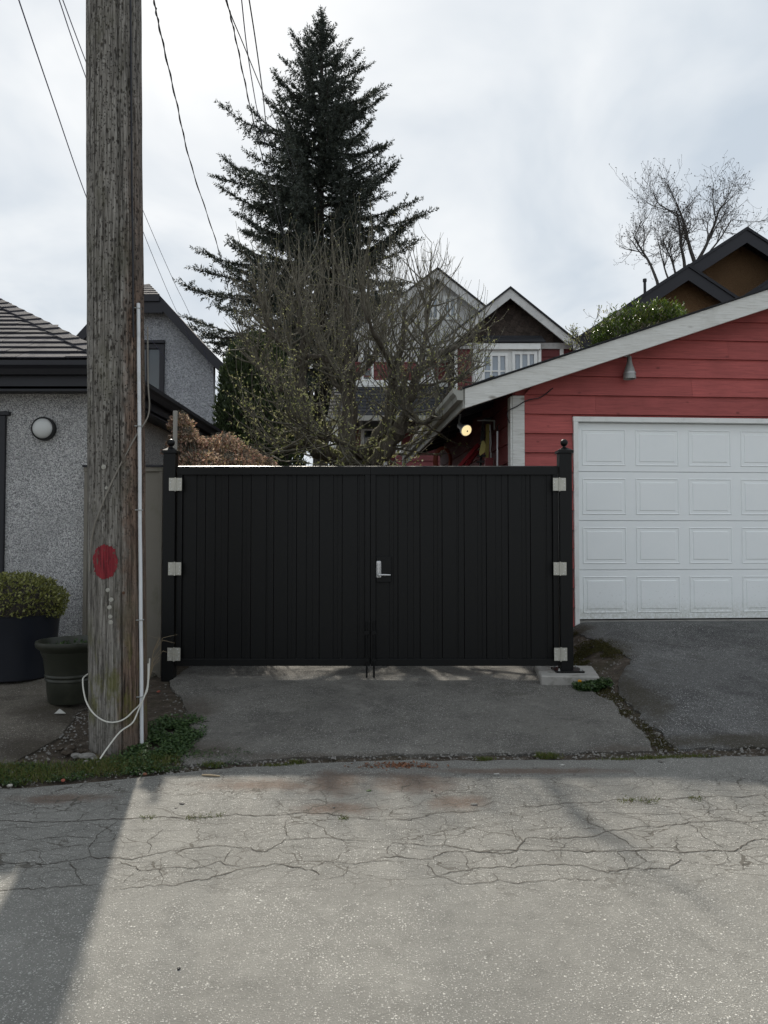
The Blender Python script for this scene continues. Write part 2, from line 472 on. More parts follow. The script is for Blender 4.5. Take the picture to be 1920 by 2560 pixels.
def leafmat(key, cols, rough=0.55, trans=0.25):
    n = NT(key)
    geo = n.node('ShaderNodeNewGeometry')
    c = n.ramp(geo.outputs['Random Per Island'], [(i / max(1, len(cols) - 1), c) for i, c in enumerate(cols)])
    n.done(c, rough)
    tr = n.node('ShaderNodeBsdfTranslucent'); n.put(tr.inputs['Color'], c)
    mx = n.node('ShaderNodeMixShader'); mx.inputs[0].default_value = trans
    n.t.links.new(n.b.outputs[0], mx.inputs[1]); n.t.links.new(tr.outputs[0], mx.inputs[2])
    n.t.links.new(mx.outputs[0], n.out.inputs[0])
    M[key] = n.m
leafmat('fir_needles', [(0.024, 0.031, 0.025), (0.036, 0.046, 0.036), (0.058, 0.068, 0.048)], 0.6, 0.2)
leafmat('cedar_leaf', [(0.020, 0.034, 0.012), (0.034, 0.054, 0.018), (0.065, 0.09, 0.028)], 0.6, 0.15)
leafmat('bud_leaf', [(0.19, 0.22, 0.07), (0.31, 0.33, 0.12), (0.46, 0.46, 0.22), (0.34, 0.30, 0.18)], 0.6, 0.35)
leafmat('brown_bloom', [(0.26, 0.14, 0.10), (0.50, 0.35, 0.24), (0.22, 0.19, 0.08), (0.42, 0.21, 0.17), (0.62, 0.50, 0.38), (0.10, 0.06, 0.045)], 0.75, 0.4)
leafmat('laurel_leaf', [(0.04, 0.075, 0.012), (0.075, 0.12, 0.02), (0.15, 0.19, 0.035)], 0.28, 0.3)
leafmat('boxwood_leaf', [(0.08, 0.09, 0.022), (0.17, 0.18, 0.05), (0.30, 0.30, 0.10)], 0.45, 0.25)
leafmat('clover_leaf', [(0.024, 0.050, 0.016), (0.040, 0.080, 0.024), (0.075, 0.12, 0.035)], 0.5, 0.25)
leafmat('grass_blade', [(0.05, 0.085, 0.014), (0.09, 0.12, 0.022), (0.13, 0.14, 0.04), (0.16, 0.13, 0.06)], 0.6, 0.3)
leafmat('moss_tuft', [(0.035, 0.03, 0.008), (0.06, 0.05, 0.012), (0.04, 0.045, 0.012)], 0.9, 0.1)
leafmat('moss_green', [(0.07, 0.085, 0.01), (0.11, 0.12, 0.015), (0.16, 0.16, 0.03)], 0.9, 0.1)
leafmat('dandelion', [(0.75, 0.40, 0.01), (0.85, 0.5, 0.02)], 0.6, 0.2)

def bark(key, lo, hi, moss=0.0, sc=1.0):
    n = NT(key); co = n.coord((1, 1, 0.25))
    f = n.noise(co, 30 * sc, 5, 0.7)
    c = n.ramp(f, [(0.3, lo), (0.7, hi)])
    if moss:
        geo = n.node('ShaderNodeNewGeometry'); nz = n.sep(geo.outputs['Normal'])[2]
        pz = n.sep(n.coord())[2]
        k = n.math('MULTIPLY', n.rng(n.math('ADD', nz, n.math('SUBTRACT', n.noise(co, 8, 4), 0.5)), 0.1, 0.7), n.rng(pz, 3.3, 2.3, 0.0, moss))
        c = n.mix(k, c, (0.13, 0.13, 0.015))
    n.bump(f, 0.6, 0.01)
    M[key] = n.done(c, 0.9)
bark('bark_apple', (0.030, 0.026, 0.021), (0.125, 0.108, 0.085), 1.0)
bark('bark_twig', (0.055, 0.050, 0.038), (0.20, 0.185, 0.145))
bark('bark_fir', (0.02, 0.017, 0.015), (0.05, 0.042, 0.036))
bark('bark_bare', (0.035, 0.032, 0.032), (0.085, 0.078, 0.072))

def pole_wood():
    n = NT('pole_wood'); tc = n.coord(); x, y, z = n.sep(tc)[:3]
    co = n.coord((1, 1, 0.045)); co2 = n.coord((1, 1, 0.5))
    fib = n.noise(co, 70, 5, 0.7, 0.3)
    fine = n.noise(co, 200, 3, 0.7)
    blot = n.noise(tc, 2.5, 4, 0.6)
    grey = n.ramp(fib, [(0.34, (0.030, 0.027, 0.023)), (0.48, (0.155, 0.144, 0.127)), (0.64, (0.32, 0.305, 0.278))])
    brown = n.ramp(fib, [(0.34, (0.022, 0.013, 0.009)), (0.48, (0.105, 0.066, 0.046)), (0.66, (0.22, 0.145, 0.105))])
    side = n.math('ADD', x, n.math('MULTIPLY', n.math('SUBTRACT', n.noise(n.coord((1, 1, 0.2)), 6, 3), 0.5), 0.05))
    k = n.math('MULTIPLY', n.rng(n.math('ADD', side, n.math('MULTIPLY', n.math('SUBTRACT', n.noise(n.coord((1, 1, 0.5)), 14, 4, 0.7), 0.5), 0.16)), 0.035, 0.115), n.rng(z, 5.2, 3.0, 0.1, 0.9))
    c = n.mix(k, grey, brown)
    c = n.mix(n.math('MULTIPLY', n.rng(blot, 0.45, 0.7), 0.4), c, (0.11, 0.104, 0.094))
    # pick and spike holes in uneven patches, plus long drying splits
    hole = None
    for (zs_, sc_, th_, dens) in ((0.42, 46, 0.44, 0.50), (0.22, 30, 0.30, 0.66), (0.7, 80, 0.42, 0.55)):
        vc = n.node('ShaderNodeTexVoronoi'); n.put(vc.inputs['Vector'], n.coord((1, 1, zs_), (sc_ * 0.1, 0, 0))); vc.inputs['Scale'].default_value = sc_
        dd = n.math('ADD', vc.outputs['Distance'], n.math('MULTIPLY', n.math('SUBTRACT', n.noise(co2, 60, 2), 0.5), 0.25))
        h1_ = n.math('MULTIPLY', n.rng(dd, th_, th_ * 0.35), n.rng(n.math('ADD', n.sep(vc.outputs['Color'])[0], n.math('MULTIPLY', n.noise(tc, 4.5, 3), 0.5)), dens + 0.22, dens + 0.32))
        hole = h1_ if hole is None else n.math('MAXIMUM', hole, h1_)
    hole = n.math('MULTIPLY', hole, n.rng(z, 0.9, 2.4, 0.30, 1.0))
    spl = n.rng(n.noise(n.coord((1, 1, 0.018)), 48, 3, 0.6), 0.36, 0.30)
    hole = n.math('MAXIMUM', hole, n.math('MULTIPLY', spl, 0.8))
    c = n.mix(n.math('MULTIPLY', hole, 0.85), c, (0.022, 0.017, 0.013))
    gr = n.math('MULTIPLY', n.rng(n.noise(n.coord((1, 1, 0.35)), 9, 5, 0.7), 0.47, 0.62), n.rng(z, 1.15, 0.35))
    gr = n.math('MULTIPLY', gr, n.rng(z, 0.14, 0.30))
    c = n.mix(n.math('MULTIPLY', gr, 0.75), c, (0.105, 0.105, 0.018))
    gr2 = n.math('MULTIPLY', n.rng(n.noise(n.coord((1, 1, 0.5), (3, 1, 2)), 5, 4, 0.7), 0.5, 0.7), 0.45)
    c = n.mix(gr2, c, (0.078, 0.076, 0.045))
    h = n.math('SUBTRACT', n.math('ADD', fib, n.math('MULTIPLY', fine, 0.4)), n.math('MULTIPLY', hole, 1.4))
    n.bump(h, 0.9, 0.012)
    M['pole_wood'] = n.done(c, 0.9)
pole_wood()

def siding(key, col, along='x'):
    n = NT(key); co = n.coord((0.06, 1, 1) if along == 'x' else (1, 0.06, 1)); t = n.coord()
    oi = n.node('ShaderNodeObjectInfo')
    gr = n.noise(co, 55, 5, 0.7, 0.6)
    c = n.ramp(gr, [(0.25, tuple(x * 0.62 for x in col)), (0.5, col), (0.8, tuple(min(1, x * 1.28) for x in col))])
    kn = n.node('ShaderNodeTexVoronoi'); n.put(kn.inputs['Vector'], n.coord((0.9, 1, 1.6))); kn.inputs['Scale'].default_value = 3.4
    c = n.mix(n.math('MULTIPLY', n.rng(kn.outputs['Distance'], 0.11, 0.03), 0.75), c, tuple(x * 0.35 for x in col))
    blot = n.noise(t, 1.7, 4)
    c = n.mix(n.math('MULTIPLY', n.rng(blot, 0.42, 0.7), 0.4), c, tuple(x * 0.6 for x in col))
    hsv = n.node('ShaderNodeHueSaturation'); n.put(hsv.inputs['Color'], c)
    n.put(hsv.inputs['Value'], n.math('ADD', 0.85, n.math('MULTIPLY', oi.outputs['Random'], 0.3)))
    n.bump(gr, 0.35, 0.004)
    M[key] = n.done(hsv.outputs[0], 0.68)
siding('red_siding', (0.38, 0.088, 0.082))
siding('red_siding_shaded', (0.15, 0.032, 0.033), 'y')  # shade under the eave is put into this darker red for the side wall
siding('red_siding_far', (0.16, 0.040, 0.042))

def fascia_white():
    n = NT('fascia_white'); co = n.coord((0.05, 1, 1)); t = n.coord()
    gr = n.noise(co, 80, 5, 0.75, 0.4)
    c = n.ramp(gr, [(0.28, (0.30, 0.29, 0.26)), (0.42, (0.58, 0.58, 0.55)), (0.7, (0.74, 0.75, 0.73))])
    kn = n.node('ShaderNodeTexVoronoi'); n.put(kn.inputs['Vector'], n.coord((0.7, 1, 1.6))); kn.inputs['Scale'].default_value = 2.6
    c = n.mix(n.math('MULTIPLY', n.rng(kn.outputs['Distance'], 0.12, 0.03), 0.7), c, (0.16, 0.14, 0.11))
    c = n.mix(n.math('MULTIPLY', n.rng(n.noise(t, 2.5, 5, 0.7), 0.5, 0.72), 0.5), c, (0.42, 0.42, 0.39))
    n.bump(gr, 0.3, 0.004)
    M['fascia_white'] = n.done(c, 0.75)
fascia_white()

def door_white():
    n = NT('door_white'); t = n.node('ShaderNodeNewGeometry').outputs['Position']; z = n.sep(t)[2]
    f = n.noise(t, 3, 4, 0.6)
    c = n.mix(f, (0.81, 0.845, 0.85), (0.88, 0.905, 0.905))
    # splash-back grime near the ground, algae streaks, a few scuffs
    g = n.math('MULTIPLY', n.rng(z, 0.80, 0.50), n.rng(n.noise(t, 30, 6, 0.75), 0.32, 0.62))
    c = n.mix(n.math('MULTIPLY', g, 0.5), c, (0.34, 0.34, 0.25))
    sp = n.math('MULTIPLY', n.rng(n.noise(t, 45, 4, 0.7), 0.60, 0.70), n.rng(z, 1.2, 0.5))
    c = n.mix(n.math('MULTIPLY', sp, 0.6), c, (0.20, 0.20, 0.15))
    sc = n.rng(n.noise(t, 22, 2, 0.5), 0.80, 0.84)
    c = n.mix(n.math('MULTIPLY', sc, 0.6), c, (0.3, 0.3, 0.3))
    M['door_white'] = n.done(c, 0.5)
door_white()

def glass(key, col=(0.035, 0.045, 0.05), rough=0.06):
    n = NT(key); n.b.inputs['Specular IOR Level'].default_value = 0.9
    f = n.noise(n.coord(), 1.6, 2)
    M[key] = n.done(n.mix(f, tuple(x * 0.7 for x in col), tuple(x * 1.5 for x in col)), rough)
glass('pane_dark', (0.03, 0.038, 0.042))
glass('pane_pale', (0.20, 0.24, 0.28))
def frosted():
    n = NT('frosted'); n.b.inputs['Specular IOR Level'].default_value = 0.6
    f = n.noise(n.coord((1, 1, 1)), 60, 2)
    n.bump(f, 0.2, 0.003)
    M['frosted'] = n.done((0.50, 0.51, 0.50), 0.22)
frosted()
def lit_bulb():
    n = NT('lit_bulb')
    n.done((0.7, 0.6, 0.35), 0.25)
    n.b.inputs['Emission Color'].default_value = (1.0, 0.80, 0.42, 1)
    n.b.inputs['Emission Strength'].default_value = 0.75
    M['lit_bulb'] = n.m
lit_bulb()

# ------------------------------------------------------------------ ground: heights
EX = [-60, -4, -2.2, -1.3, -0.6, 0.3, 1.2, 2.2, 4, 60]
EY = [4.35, 4.42, 4.52, 4.80, 4.98, 5.06, 5.08, 5.14, 5.18, 5.18]
def edge(x): return float(np.interp(x, EX, EY))
def gz(x, y):
    e = edge(x)
    if y <= e: return 0.0
    A = 0.15 * min(1, (y - e) / (7.1 - e)) + 0.05 * min(1, max(0, y - 7.1))
    G = 0.50 * min(1, (y - e) / (8.62 - e))
    L = 0.34 * min(1, (y - e) / (7.2 - e))
    wg = smooth(1.75, 2.35, x); wl = smooth(-2.1, -2.7, x)
    return A * (1 - wg) * (1 - wl) + G * wg + L * wl
def nz(x, y, s=1.0, seed=0.0): return noise.noise(Vector((x * s, y * s, seed)))

def axis_grid(lo, hi, fine_lo, fine_hi, step):
    a = [lo]
    out = list(np.arange(fine_lo, fine_hi + 1e-6, step))
    d = step; t = fine_lo
    left = []
    while t > lo:
        d *= 1.5; t -= d; left.append(max(t, lo))
    d = step; t = fine_hi; right = []
    while t < hi:
        d *= 1.5; t += d; right.append(min(t, hi))
    return left[::-1] + out + right

def sheet(name, fn, nu, nv, m, skirt=0.07, parent=None):
    """fn(s,t)->(x,y,z), s,t index grids; closed skirt on the rim"""
    V = [fn(i, j) for j in range(nv) for i in range(nu)]
    F = [(j * nu + i, j * nu + i + 1, (j + 1) * nu + i + 1, (j + 1) * nu + i) for j in range(nv - 1) for i in range(nu - 1)]
    rim = [i for i in range(nu)] + [j * nu + nu - 1 for j in range(1, nv)] + [(nv - 1) * nu + i for i in range(nu - 2, -1, -1)] + [j * nu for j in range(nv - 2, 0, -1)]
    b = len(V)
    for k in rim: V.append((V[k][0], V[k][1], V[k][2] - skirt))
    n = len(rim)
    F += [(rim[k], b + k, b + (k + 1) % n, rim[(k + 1) % n]) for k in range(n)]
    me = bpy.data.meshes.new(name); me.from_pydata(V, [], F)
    me.polygons.foreach_set('use_smooth', [True] * len(me.polygons)); me.update()
    try: me.set_sharp_from_angle(angle=R(50))
    except Exception: pass
    return link(name, me, m, parent)

gx = axis_grid(-300, 300, -5.5, 5.5, 0.09); gy = axis_grid(-60, 500, 4.2, 9.2, 0.09)
o = sheet('ground', lambda i, j: (gx[i], gy[j], gz(gx[i], gy[j]) - (0.10 if gy[j] < 4.2 else 0.022) + 0.012 * nz(gx[i], gy[j], 3.0, 4.0)), len(gx), len(gy), M['soil'], 0.5)
tag(o, 'bare brown soil showing between the paved areas', None, None, 'structure')

lx = axis_grid(-60, 60, -4.5, 4.5, 0.06)
lt = np.concatenate([np.linspace(0, 0.90, 14), np.linspace(0.905, 1.0, 60)])
def lane_fn(i, j):
    x = lx[i]; e = edge(x) + 0.05 * nz(x, 1.0, 1.7) + 0.03 * nz(x, 2.0, 7.0) - 0.02
    y = -40 + (e + 40) * lt[j]
    z = 0.008 * nz(x, y, 0.8, 2.0) + 0.003 * nz(x, y, 4.0, 5.0)
    if j == len(lt) - 1: z -= 0.012
    return (x, y, z)
lane = sheet('lane', lane_fn, len(lx), len(lt), M['lane_asphalt'], 0.08)
tag(lane, 'pale worn asphalt lane with cracks in the foreground', None, None, 'structure')

def slab_fn(x0f, x1f, y0f, y1f, nu, nv, lift, seed):
    def fn(i, j):
        t = j / (nv - 1); s = i / (nu - 1)
        xm = x0f(0.5) * 0.5 + x1f(0.5) * 0.5
        yc = y0f(xm) + (y1f(xm) - y0f(xm)) * t
        x = x0f(yc) + (x1f(yc) - x0f(yc)) * s
        y = y0f(x) + (y1f(x) - y0f(x)) * t
        z = gz(x, y) + lift + 0.006 * nz(x, y, 1.3, seed) + 0.003 * nz(x, y, 5.0, seed)
        if i in (0, nu - 1) or j in (0, nv - 1): z -= 0.012
        return (x, y, z)
    return fn
def gate_left(y): return float(np.interp(y, [4.9, 5.3, 5.9, 6.6, 7.2, 8.0], [-1.25, -1.38, -1.48, -1.72, -2.0, -2.0])) + 0.05 * nz(y, 3.3, 2.5) + 0.022 * nz(y, 3.3, 11) + 0.012 * nz(y, 1.3, 31)
def gate_right(y): return float(np.interp(y, [4.9, 5.4, 6.0, 6.6, 7.0, 9.0], [1.86, 1.93, 1.93, 1.86, 1.66, 1.62])) + 0.04 * nz(y, 9.3, 2.8) + 0.022 * nz(y, 9.3, 11) + 0.012 * nz(y, 2.3, 31)
def gate_front(x): return edge(x) + 0.09 + 0.05 * nz(x, 7.0, 1.4) + 0.03 * nz(x, 8.0, 6.0) + 0.016 * nz(x, 4.0, 21.0)
o = sheet('driveway', slab_fn(gate_left, gate_right, gate_front, lambda x: 9.2, 130, 100, 0.006, 3.0), 130, 100, M['apron_asphalt'], 0.06)
tag(o, 'dark asphalt apron sloping up to the black gate', None, None, 'structure')
def gar_left(y): return float(np.interp(y, [4.9, 5.6, 6.2, 6.8, 7.4, 8.0, 8.7], [2.06, 2.06, 2.02, 2.08, 2.42, 2.30, 2.12])) + 0.06 * nz(y, 1.3, 3.0) + 0.028 * nz(y, 1.3, 11) + 0.015 * nz(y, 5.3, 31)
def gar_front(x): return edge(x) + 0.10 + 0.05 * nz(x, 17.0, 1.6) + 0.03 * nz(x, 8.5, 6.0) + 0.016 * nz(x, 4.5, 21.0)
GA = R(4); GO = Vector((1.52, 8.60, 0))
o = sheet('garage_driveway', slab_fn(gar_left, lambda y: 9.0, gar_front, lambda x: 8.60 + (x - 1.52) * math.tan(GA) - 0.02, 200, 110, 0.004, 5.0), 200, 110, M['garage_asphalt'], 0.06)
tag(o, 'dark blue-grey asphalt driveway up to the white garage door', None, None, 'structure')
def side_right(y): return float(np.interp(y, [4.4, 4.9, 5.3, 5.8, 6.5, 7.2], [-2.45, -2.42, -2.30, -2.40, -2.25, -2.2])) + 0.07 * nz(y, 5.3, 2.5)
o = sheet('side_driveway', slab_fn(lambda y: -9.0, side_right, lambda x: edge(x) + 0.30 + 0.07 * nz(x, 27.0, 1.6) + 0.02 * nz(x, 3, 7), lambda x: 7.3, 160, 70, 0.004, 8.0), 160, 70, M['side_asphalt'], 0.06)
tag(o, 'brownish worn asphalt beside the pebble stucco garage', None, None, 'structure')

# cracks in the lane: narrow dirt-filled strips following the breaks seen in the road
def z3(pts): return [(x * .5787, 1700 + y * .5787) for x, y in pts]
def z4(pts): return [(960 + x * .5787, 1700 + y * .5787) for x, y in pts]
def z5(pts): return [(x * .5787, 2060 + y * .5787) for x, y in pts]
def z6(pts): return [(960 + x * .5787, 2060 + y * .5787) for x, y in pts]
CR = [(z3([(-200, 600), (0, 610), (130, 612), (270, 615), (520, 603), (700, 595), (800, 598), (900, 592), (1000, 583), (1150, 583), (1410, 580), (1659, 610)]), 11),
      (z3([(-200, 800), (0, 795), (230, 790), (380, 768), (480, 770), (610, 765), (740, 740), (860, 725), (960, 718), (1140, 740), (1250, 690), (1460, 685), (1600, 700)]), 8),
      (z3([(130, 690), (280, 682), (450, 680)]), 6), (z3([(380, 768), (420, 670), (520, 603)]), 5), (z3([(640, 750), (640, 700), (700, 650)]), 5), (z3([(1250, 690), (1230, 640), (1250, 600)]), 5),
      (z5([(-200, 300), (0, 285), (240, 270), (350, 255), (415, 258)]), 8), (z5([(490, 282), (690, 260), (760, 258), (920, 235), (1040, 195), (1220, 172), (1340, 195), (1400, 222)]), 8),
      (z5([(500, 160), (600, 195), (830, 182), (960, 165), (1050, 185)]), 7), (z5([(350, 255), (330, 210), (295, 175), (300, 165)]), 6), (z5([(960, 165), (980, 130), (1000, 110)]), 5),
      (z5([(1340, 195), (1350, 180), (1410, 160), (1540, 172), (1700, 160)]), 6), (z5([(1400, 240), (1490, 215), (1510, 180)]), 5), (z5([(550, 250), (570, 210), (600, 195)]), 4), (z5([(690, 260), (690, 200), (700, 150)]), 4),
      (z4([(0, 610), (130, 600), (250, 570), (330, 570), (430, 560)]), 8), (z4([(540, 550), (730, 533), (1000, 520), (1300, 510), (1800, 500)]), 10),
      (z4([(40, 700), (250, 720), (380, 735), (540, 745), (620, 690), (700, 690), (820, 690), (960, 655), (1100, 635), (1280, 615), (1450, 610), (1800, 612)]), 9),
      (z4([(-20, 765), (180, 770), (250, 750), (380, 740), (770, 738), (900, 738), (1250, 740), (1500, 735), (1570, 710), (1600, 690), (1800, 680)]), 10),
      (z4([(210, 850), (300, 830), (470, 805), (700, 797), (850, 805), (960, 835), (1070, 818), (1240, 818), (1290, 780), (1280, 755)]), 9),
      (z4([(860, 570), (900, 620), (960, 655), (1040, 690), (1070, 730)]), 7), (z4([(1320, 620), (1400, 680), (1480, 735)]), 7), (z4([(550, 630), (575, 695)]), 5), (z4([(350, 745), (370, 820)]), 6),
      (z4([(560, 770), (550, 800)]), 5), (z4([(770, 740), (750, 790)]), 5), (z4([(1010, 745), (1050, 810)]), 5), (z4([(870, 570), (1120, 575), (1300, 580), (1500, 600), (1659, 660)]), 5), (z4([(30, 700), (20, 745), (50, 770)]), 5),
      (z4([(250, 720), (260, 650), (250, 600), (200, 580)]), 4), (z4([(1480, 735), (1490, 790), (1420, 800), (1290, 780)]), 4), (z4([(820, 690), (780, 720), (770, 740)]), 4), (z4([(1260, 660), (1270, 720), (1290, 755)]), 4),
      (z6([(180, 170), (220, 215), (290, 240), (340, 262), (450, 255), (480, 245), (460, 215)]), 6), (z6([(480, 245), (640, 252), (770, 240), (880, 245), (960, 225)]), 6), (z6([(780, 240), (740, 200)]), 4),
      (z4([(720, 660), (700, 680)]), 4), (z4([(920, 690), (925, 735)]), 4), (z4([(1500, 500), (1540, 580)]), 3), (z4([(1390, 520), (1400, 580), (1450, 610)]), 3), (z4([(1100, 590), (1140, 635)]), 3), (z4([(0, 570), (100, 590)]), 4),
      (z4([(1659, 790), (1500, 800), (1430, 805)]), 5)]
cmats = M['crack_dirt']
for ci, (pl, wpx) in enumerate(CR):
    P = [on_lane(*p) for p in pl]
    pts = []
    for a, b in zip(P[:-1], P[1:]):
        n = max(2, int((b - a).length / 0.018))
        for k in range(n): pts.append(a.lerp(b, k / n))
    pts.append(P[-1])
    V = []; F = []
    N = len(pts)
    for k, p in enumerate(pts):
        q = Vector((p.x + 0.026 * nz(p.x, p.y, 9, ci) + 0.016 * nz(p.x, p.y, 31, ci), p.y + 0.026 * nz(p.x, p.y, 8, ci + 50) + 0.018 * nz(p.x, p.y, 33, ci + 50) + 0.008 * nz(p.x, p.y, 80, ci), 0))
        t = (pts[min(N - 1, k + 1)] - pts[max(0, k - 1)]).normalized()
        s = Vector((-t.y, t.x, 0))
        w = wpx * 0.00030 * (0.35 + 1.1 * abs(nz(p.x, p.y, 13, ci + 9)) + 0.5 * abs(nz(p.x, p.y, 60, ci))) * min(1, (k + 0.4) / 4, (N - k - 0.6) / 4) + 0.0006
        zz = 0.008 * nz(q.x, q.y, 0.8, 2.0) + 0.003 * nz(q.x, q.y, 4.0, 5.0) + 0.0025
        V += [(q.x + s.x * w, q.y + s.y * w, zz), (q.x - s.x * w, q.y - s.y * w, zz)]
    F = [(2 * k, 2 * k + 1, 2 * k + 3, 2 * k + 2) for k in range(N - 1)]
    me = bpy.data.meshes.new('crack'); me.from_pydata(V, [], F)
    link('crack', me, cmats, lane)

# ------------------------------------------------------------------ utility pole
PX, PY, PR = ax(296, 1820, 5.30), 5.30, 0.195
PTOP = 9.5
p_top = at(284.5, 0, 5.30); p_bot = at(296, 1820, 5.30)
def pole_axis(z):
    t = (z - p_bot.z) / (p_top.z - p_bot.z)
    return p_bot.x + (p_top.x - p_bot.x) * t
def pole_r(a, z):
    r = PR * (1.0 - 0.004 * (z - 1))
    r += 0.004 * noise.noise(Vector((math.cos(a) * 9, math.sin(a) * 9, z * 0.5))) + 0.0025 * noise.noise(Vector((math.cos(a) * 28, math.sin(a) * 28, z * 1.2)))
    r += 0.0035 * noise.noise(Vector((math.cos(a) * 3, math.sin(a) * 3, z * 2.2)))
    # long drying checks
    for (ca, w, d, z0, z1) in ((-1.10, 0.030, 0.016, -1, 9), (-0.72, 0.022, 0.010, -1, 9), (-1.62, 0.02, 0.006, 0.1, 1.6), (-2.1, 0.018, 0.007, 0.2, 3.2), (-0.5, 0.02, 0.008, 2, 9), (-1.9, 0.016, 0.006, 2.5, 6)):
        if z0 < z < z1:
            da = a - (ca + 0.05 * noise.noise(Vector((z * 0.7, ca, 0))))
            da = (da + math.pi) % (2 * math.pi) - math.pi
            r -= d * math.exp(-(da / w) ** 2)
    return r
def pole_pt(a, z, off=0.0):
    r = pole_r(a, z) + off
    return Vector((pole_axis(z) + r * math.cos(a), PY + r * math.sin(a), z))
pole = thing('utility_pole', 'tall weathered wooden utility pole with red paint dot in front of grey garage', 'utility pole', (pole_axis(0), PY, 0))
def rel(o_, m): m.v = [(x - o_.location.x, y - o_.location.y, z - o_.location.z) for x, y, z in m.v]; return m
m = MB(); NA, NZ = 150, 190
zs = [-0.3 + (PTOP + 0.3) * k / (NZ - 1) for k in range(NZ)]
for z in zs:
    for k in range(NA):
        # denser around the side that faces the lane
        a = -math.pi / 2 + (2 * math.pi) * (k / NA) + 0.35 * math.sin(2 * math.pi * k / NA) * -1
        m.v.append(tuple(pole_pt(a, z)))
for i in range(NZ - 1):
    for k in range(NA):
        k2 = (k + 1) % NA
        m.f.append((i * NA + k, i * NA + k2, (i + 1) * NA + k2, (i + 1) * NA + k))
m.f.append(tuple((NZ - 1) * NA + k for k in range(NA)))
rel(pole, m).build('shaft', M['pole_wood'], pole, True)
def surf_patch(cx, cz, ra, rz, seg=28, rings=6, off=0.0035, rag=0.16, seed=1.0):
    mm = MB(); mm.v.append(tuple(pole_pt(cx, cz, off)))
    for j in range(1, rings + 1):
        for k in range(seg):
            t = 2 * math.pi * k / seg
            q = j / rings * (1 + rag * noise.noise(Vector((math.cos(t) * 2.2, math.sin(t) * 2.2, seed))) + rag * 0.8 * noise.noise(Vector((math.cos(t) * 16, math.sin(t) * 5, seed + 3))) + rag * abs(math.sin(t)) * 0.9 * noise.noise(Vector((math.cos(t) * 34, math.sin(t) * 2, seed + 7))))
            mm.v.append(tuple(pole_pt(cx + ra * q * math.cos(t), cz + rz * q * math.sin(t), off)))
    for k in range(seg): mm.f.append((0, 1 + k, 1 + (k + 1) % seg))
    for j in range(rings - 1):
        for k in range(seg):
            a0 = 1 + j * seg; b0 = 1 + (j + 1) * seg; k2 = (k + 1) % seg
            mm.f.append((a0 + k, b0 + k, b0 + k2, a0 + k2))
    return mm
def pole_angle(px, py):
    # angle on the shaft that this pixel sees
    d = at(px, py, PY - PR * 0.8)
    s = max(-0.98, min(0.98, (d.x - pole_axis(d.z)) / PR))
    return -math.pi / 2 + math.asin(s), d.z
a, z = pole_angle(266, 1404)
rel(pole, surf_patch(a, z, 0.46, 0.118, 120, 10, 0.003, 0.14)).build('paint_mark', M['red_mark'], pole, True)['label'] = 'round dark red paint spot'
for (px, py, r_) in ((275, 1474, 6), (283, 1498, 6.5), (279, 1517, 6.5), (281, 1540, 6), (282, 1554, 6.5), (265, 1169, 7), (272, 1221, 5), (310, 1482, 4.5)):
    a, z = pole_angle(px, py); p = pole_pt(a, z); r_ = r_ * 0.85 / FPX * 5.1
    n_ = Vector((math.cos(a), math.sin(a), 0))
    mm = MB().lathe([(r_ * 0.9, -0.004), (r_, 0.004), (r_ * 0.85, 0.007), (r_ * 0.45, 0.006), (r_ * 0.4, 0.010), (r_ * 0.1, 0.011)], (0, 0, 0), 16)
    rot = n_.to_track_quat('Z', 'Y').to_matrix()
    mm.v = [tuple(rot @ Vector(q) + p - pole.location) for q in mm.v]
    mm.build('tag_nail', M['nail_white'] if py != 1482 else M['rust'], pole, True)
# white conduit up the right flank, straps, dark ground lead above it
a0 = -0.42
cond = []
for k in range(40):
    z = -0.1 + (az(350, 757, 5.2) + 0.1) * k / 39
    cond.append(pole_pt(a0, z, 0.017) - pole.location)
MB().tube(cond, 0.0130, 12).build('conduit', M['pvc'], pole, True)['label'] = 'white plastic conduit along the flank'
for py in (770, 1065, 1275, 1550, 1742):
    z = az(352, py, 5.2)
    pts = [pole_pt(a0 + da, z, off) - pole.location for da, off in ((-0.16, 0.003), (-0.10, 0.016), (-0.07, 0.028), (0, 0.033), (0.07, 0.028), (0.10, 0.016), (0.16, 0.003))]
    MB().tube(pts, 0.0036, 5).build('strap', M['galvanized'], pole)
lead = [pole_pt(-0.62, 2.9 + 6.4 * k / 30, 0.008) - pole.location for k in range(31)]
MB().tube(lead, 0.007, 6).build('ground_lead', M['wire_black'], pole, True)

# loose cables on the pole
def cable(name, pts, r_, m_, label, seg=8, sub=6):
    P = [Vector(p) for p in pts]; out = []
    for i in range(len(P) - 1):
        p0, p1, p2, p3 = P[max(i - 1, 0)], P[i], P[i + 1], P[min(i + 2, len(P) - 1)]
        for k in range(sub):
            t = k / sub
            out.append(0.5 * ((2 * p1) + (-p0 + p2) * t + (2 * p0 - 5 * p1 + 4 * p2 - p3) * t * t + (-p0 + 3 * p1 - 3 * p2 + p3) * t ** 3))
    out.append(P[-1])
    o_ = MB().tube(out, r_, seg).build(name, m_, None, True)
    return o_
def ring(a, z, off): return pole_pt(a, z, off)
loop = []
for k in range(15):
    a = -0.1 - 2.95 * k / 14
    z = 0.50 - 0.27 * math.sin(math.pi * min(1, (k + 1.2) / 14.5)) + 0.0
    loop.append(ring(a, z, 0.012 + 0.028 * (abs(k - 4) / 10)))
o = cable('cable', [ring(0.25, 0.62, 0.02)] + loop + [ring(-3.3, 0.52, 0.02)], 0.0052, M['white_cable'], '')
tag(o, 'white cable looped round the foot of the wooden pole', 'cable')
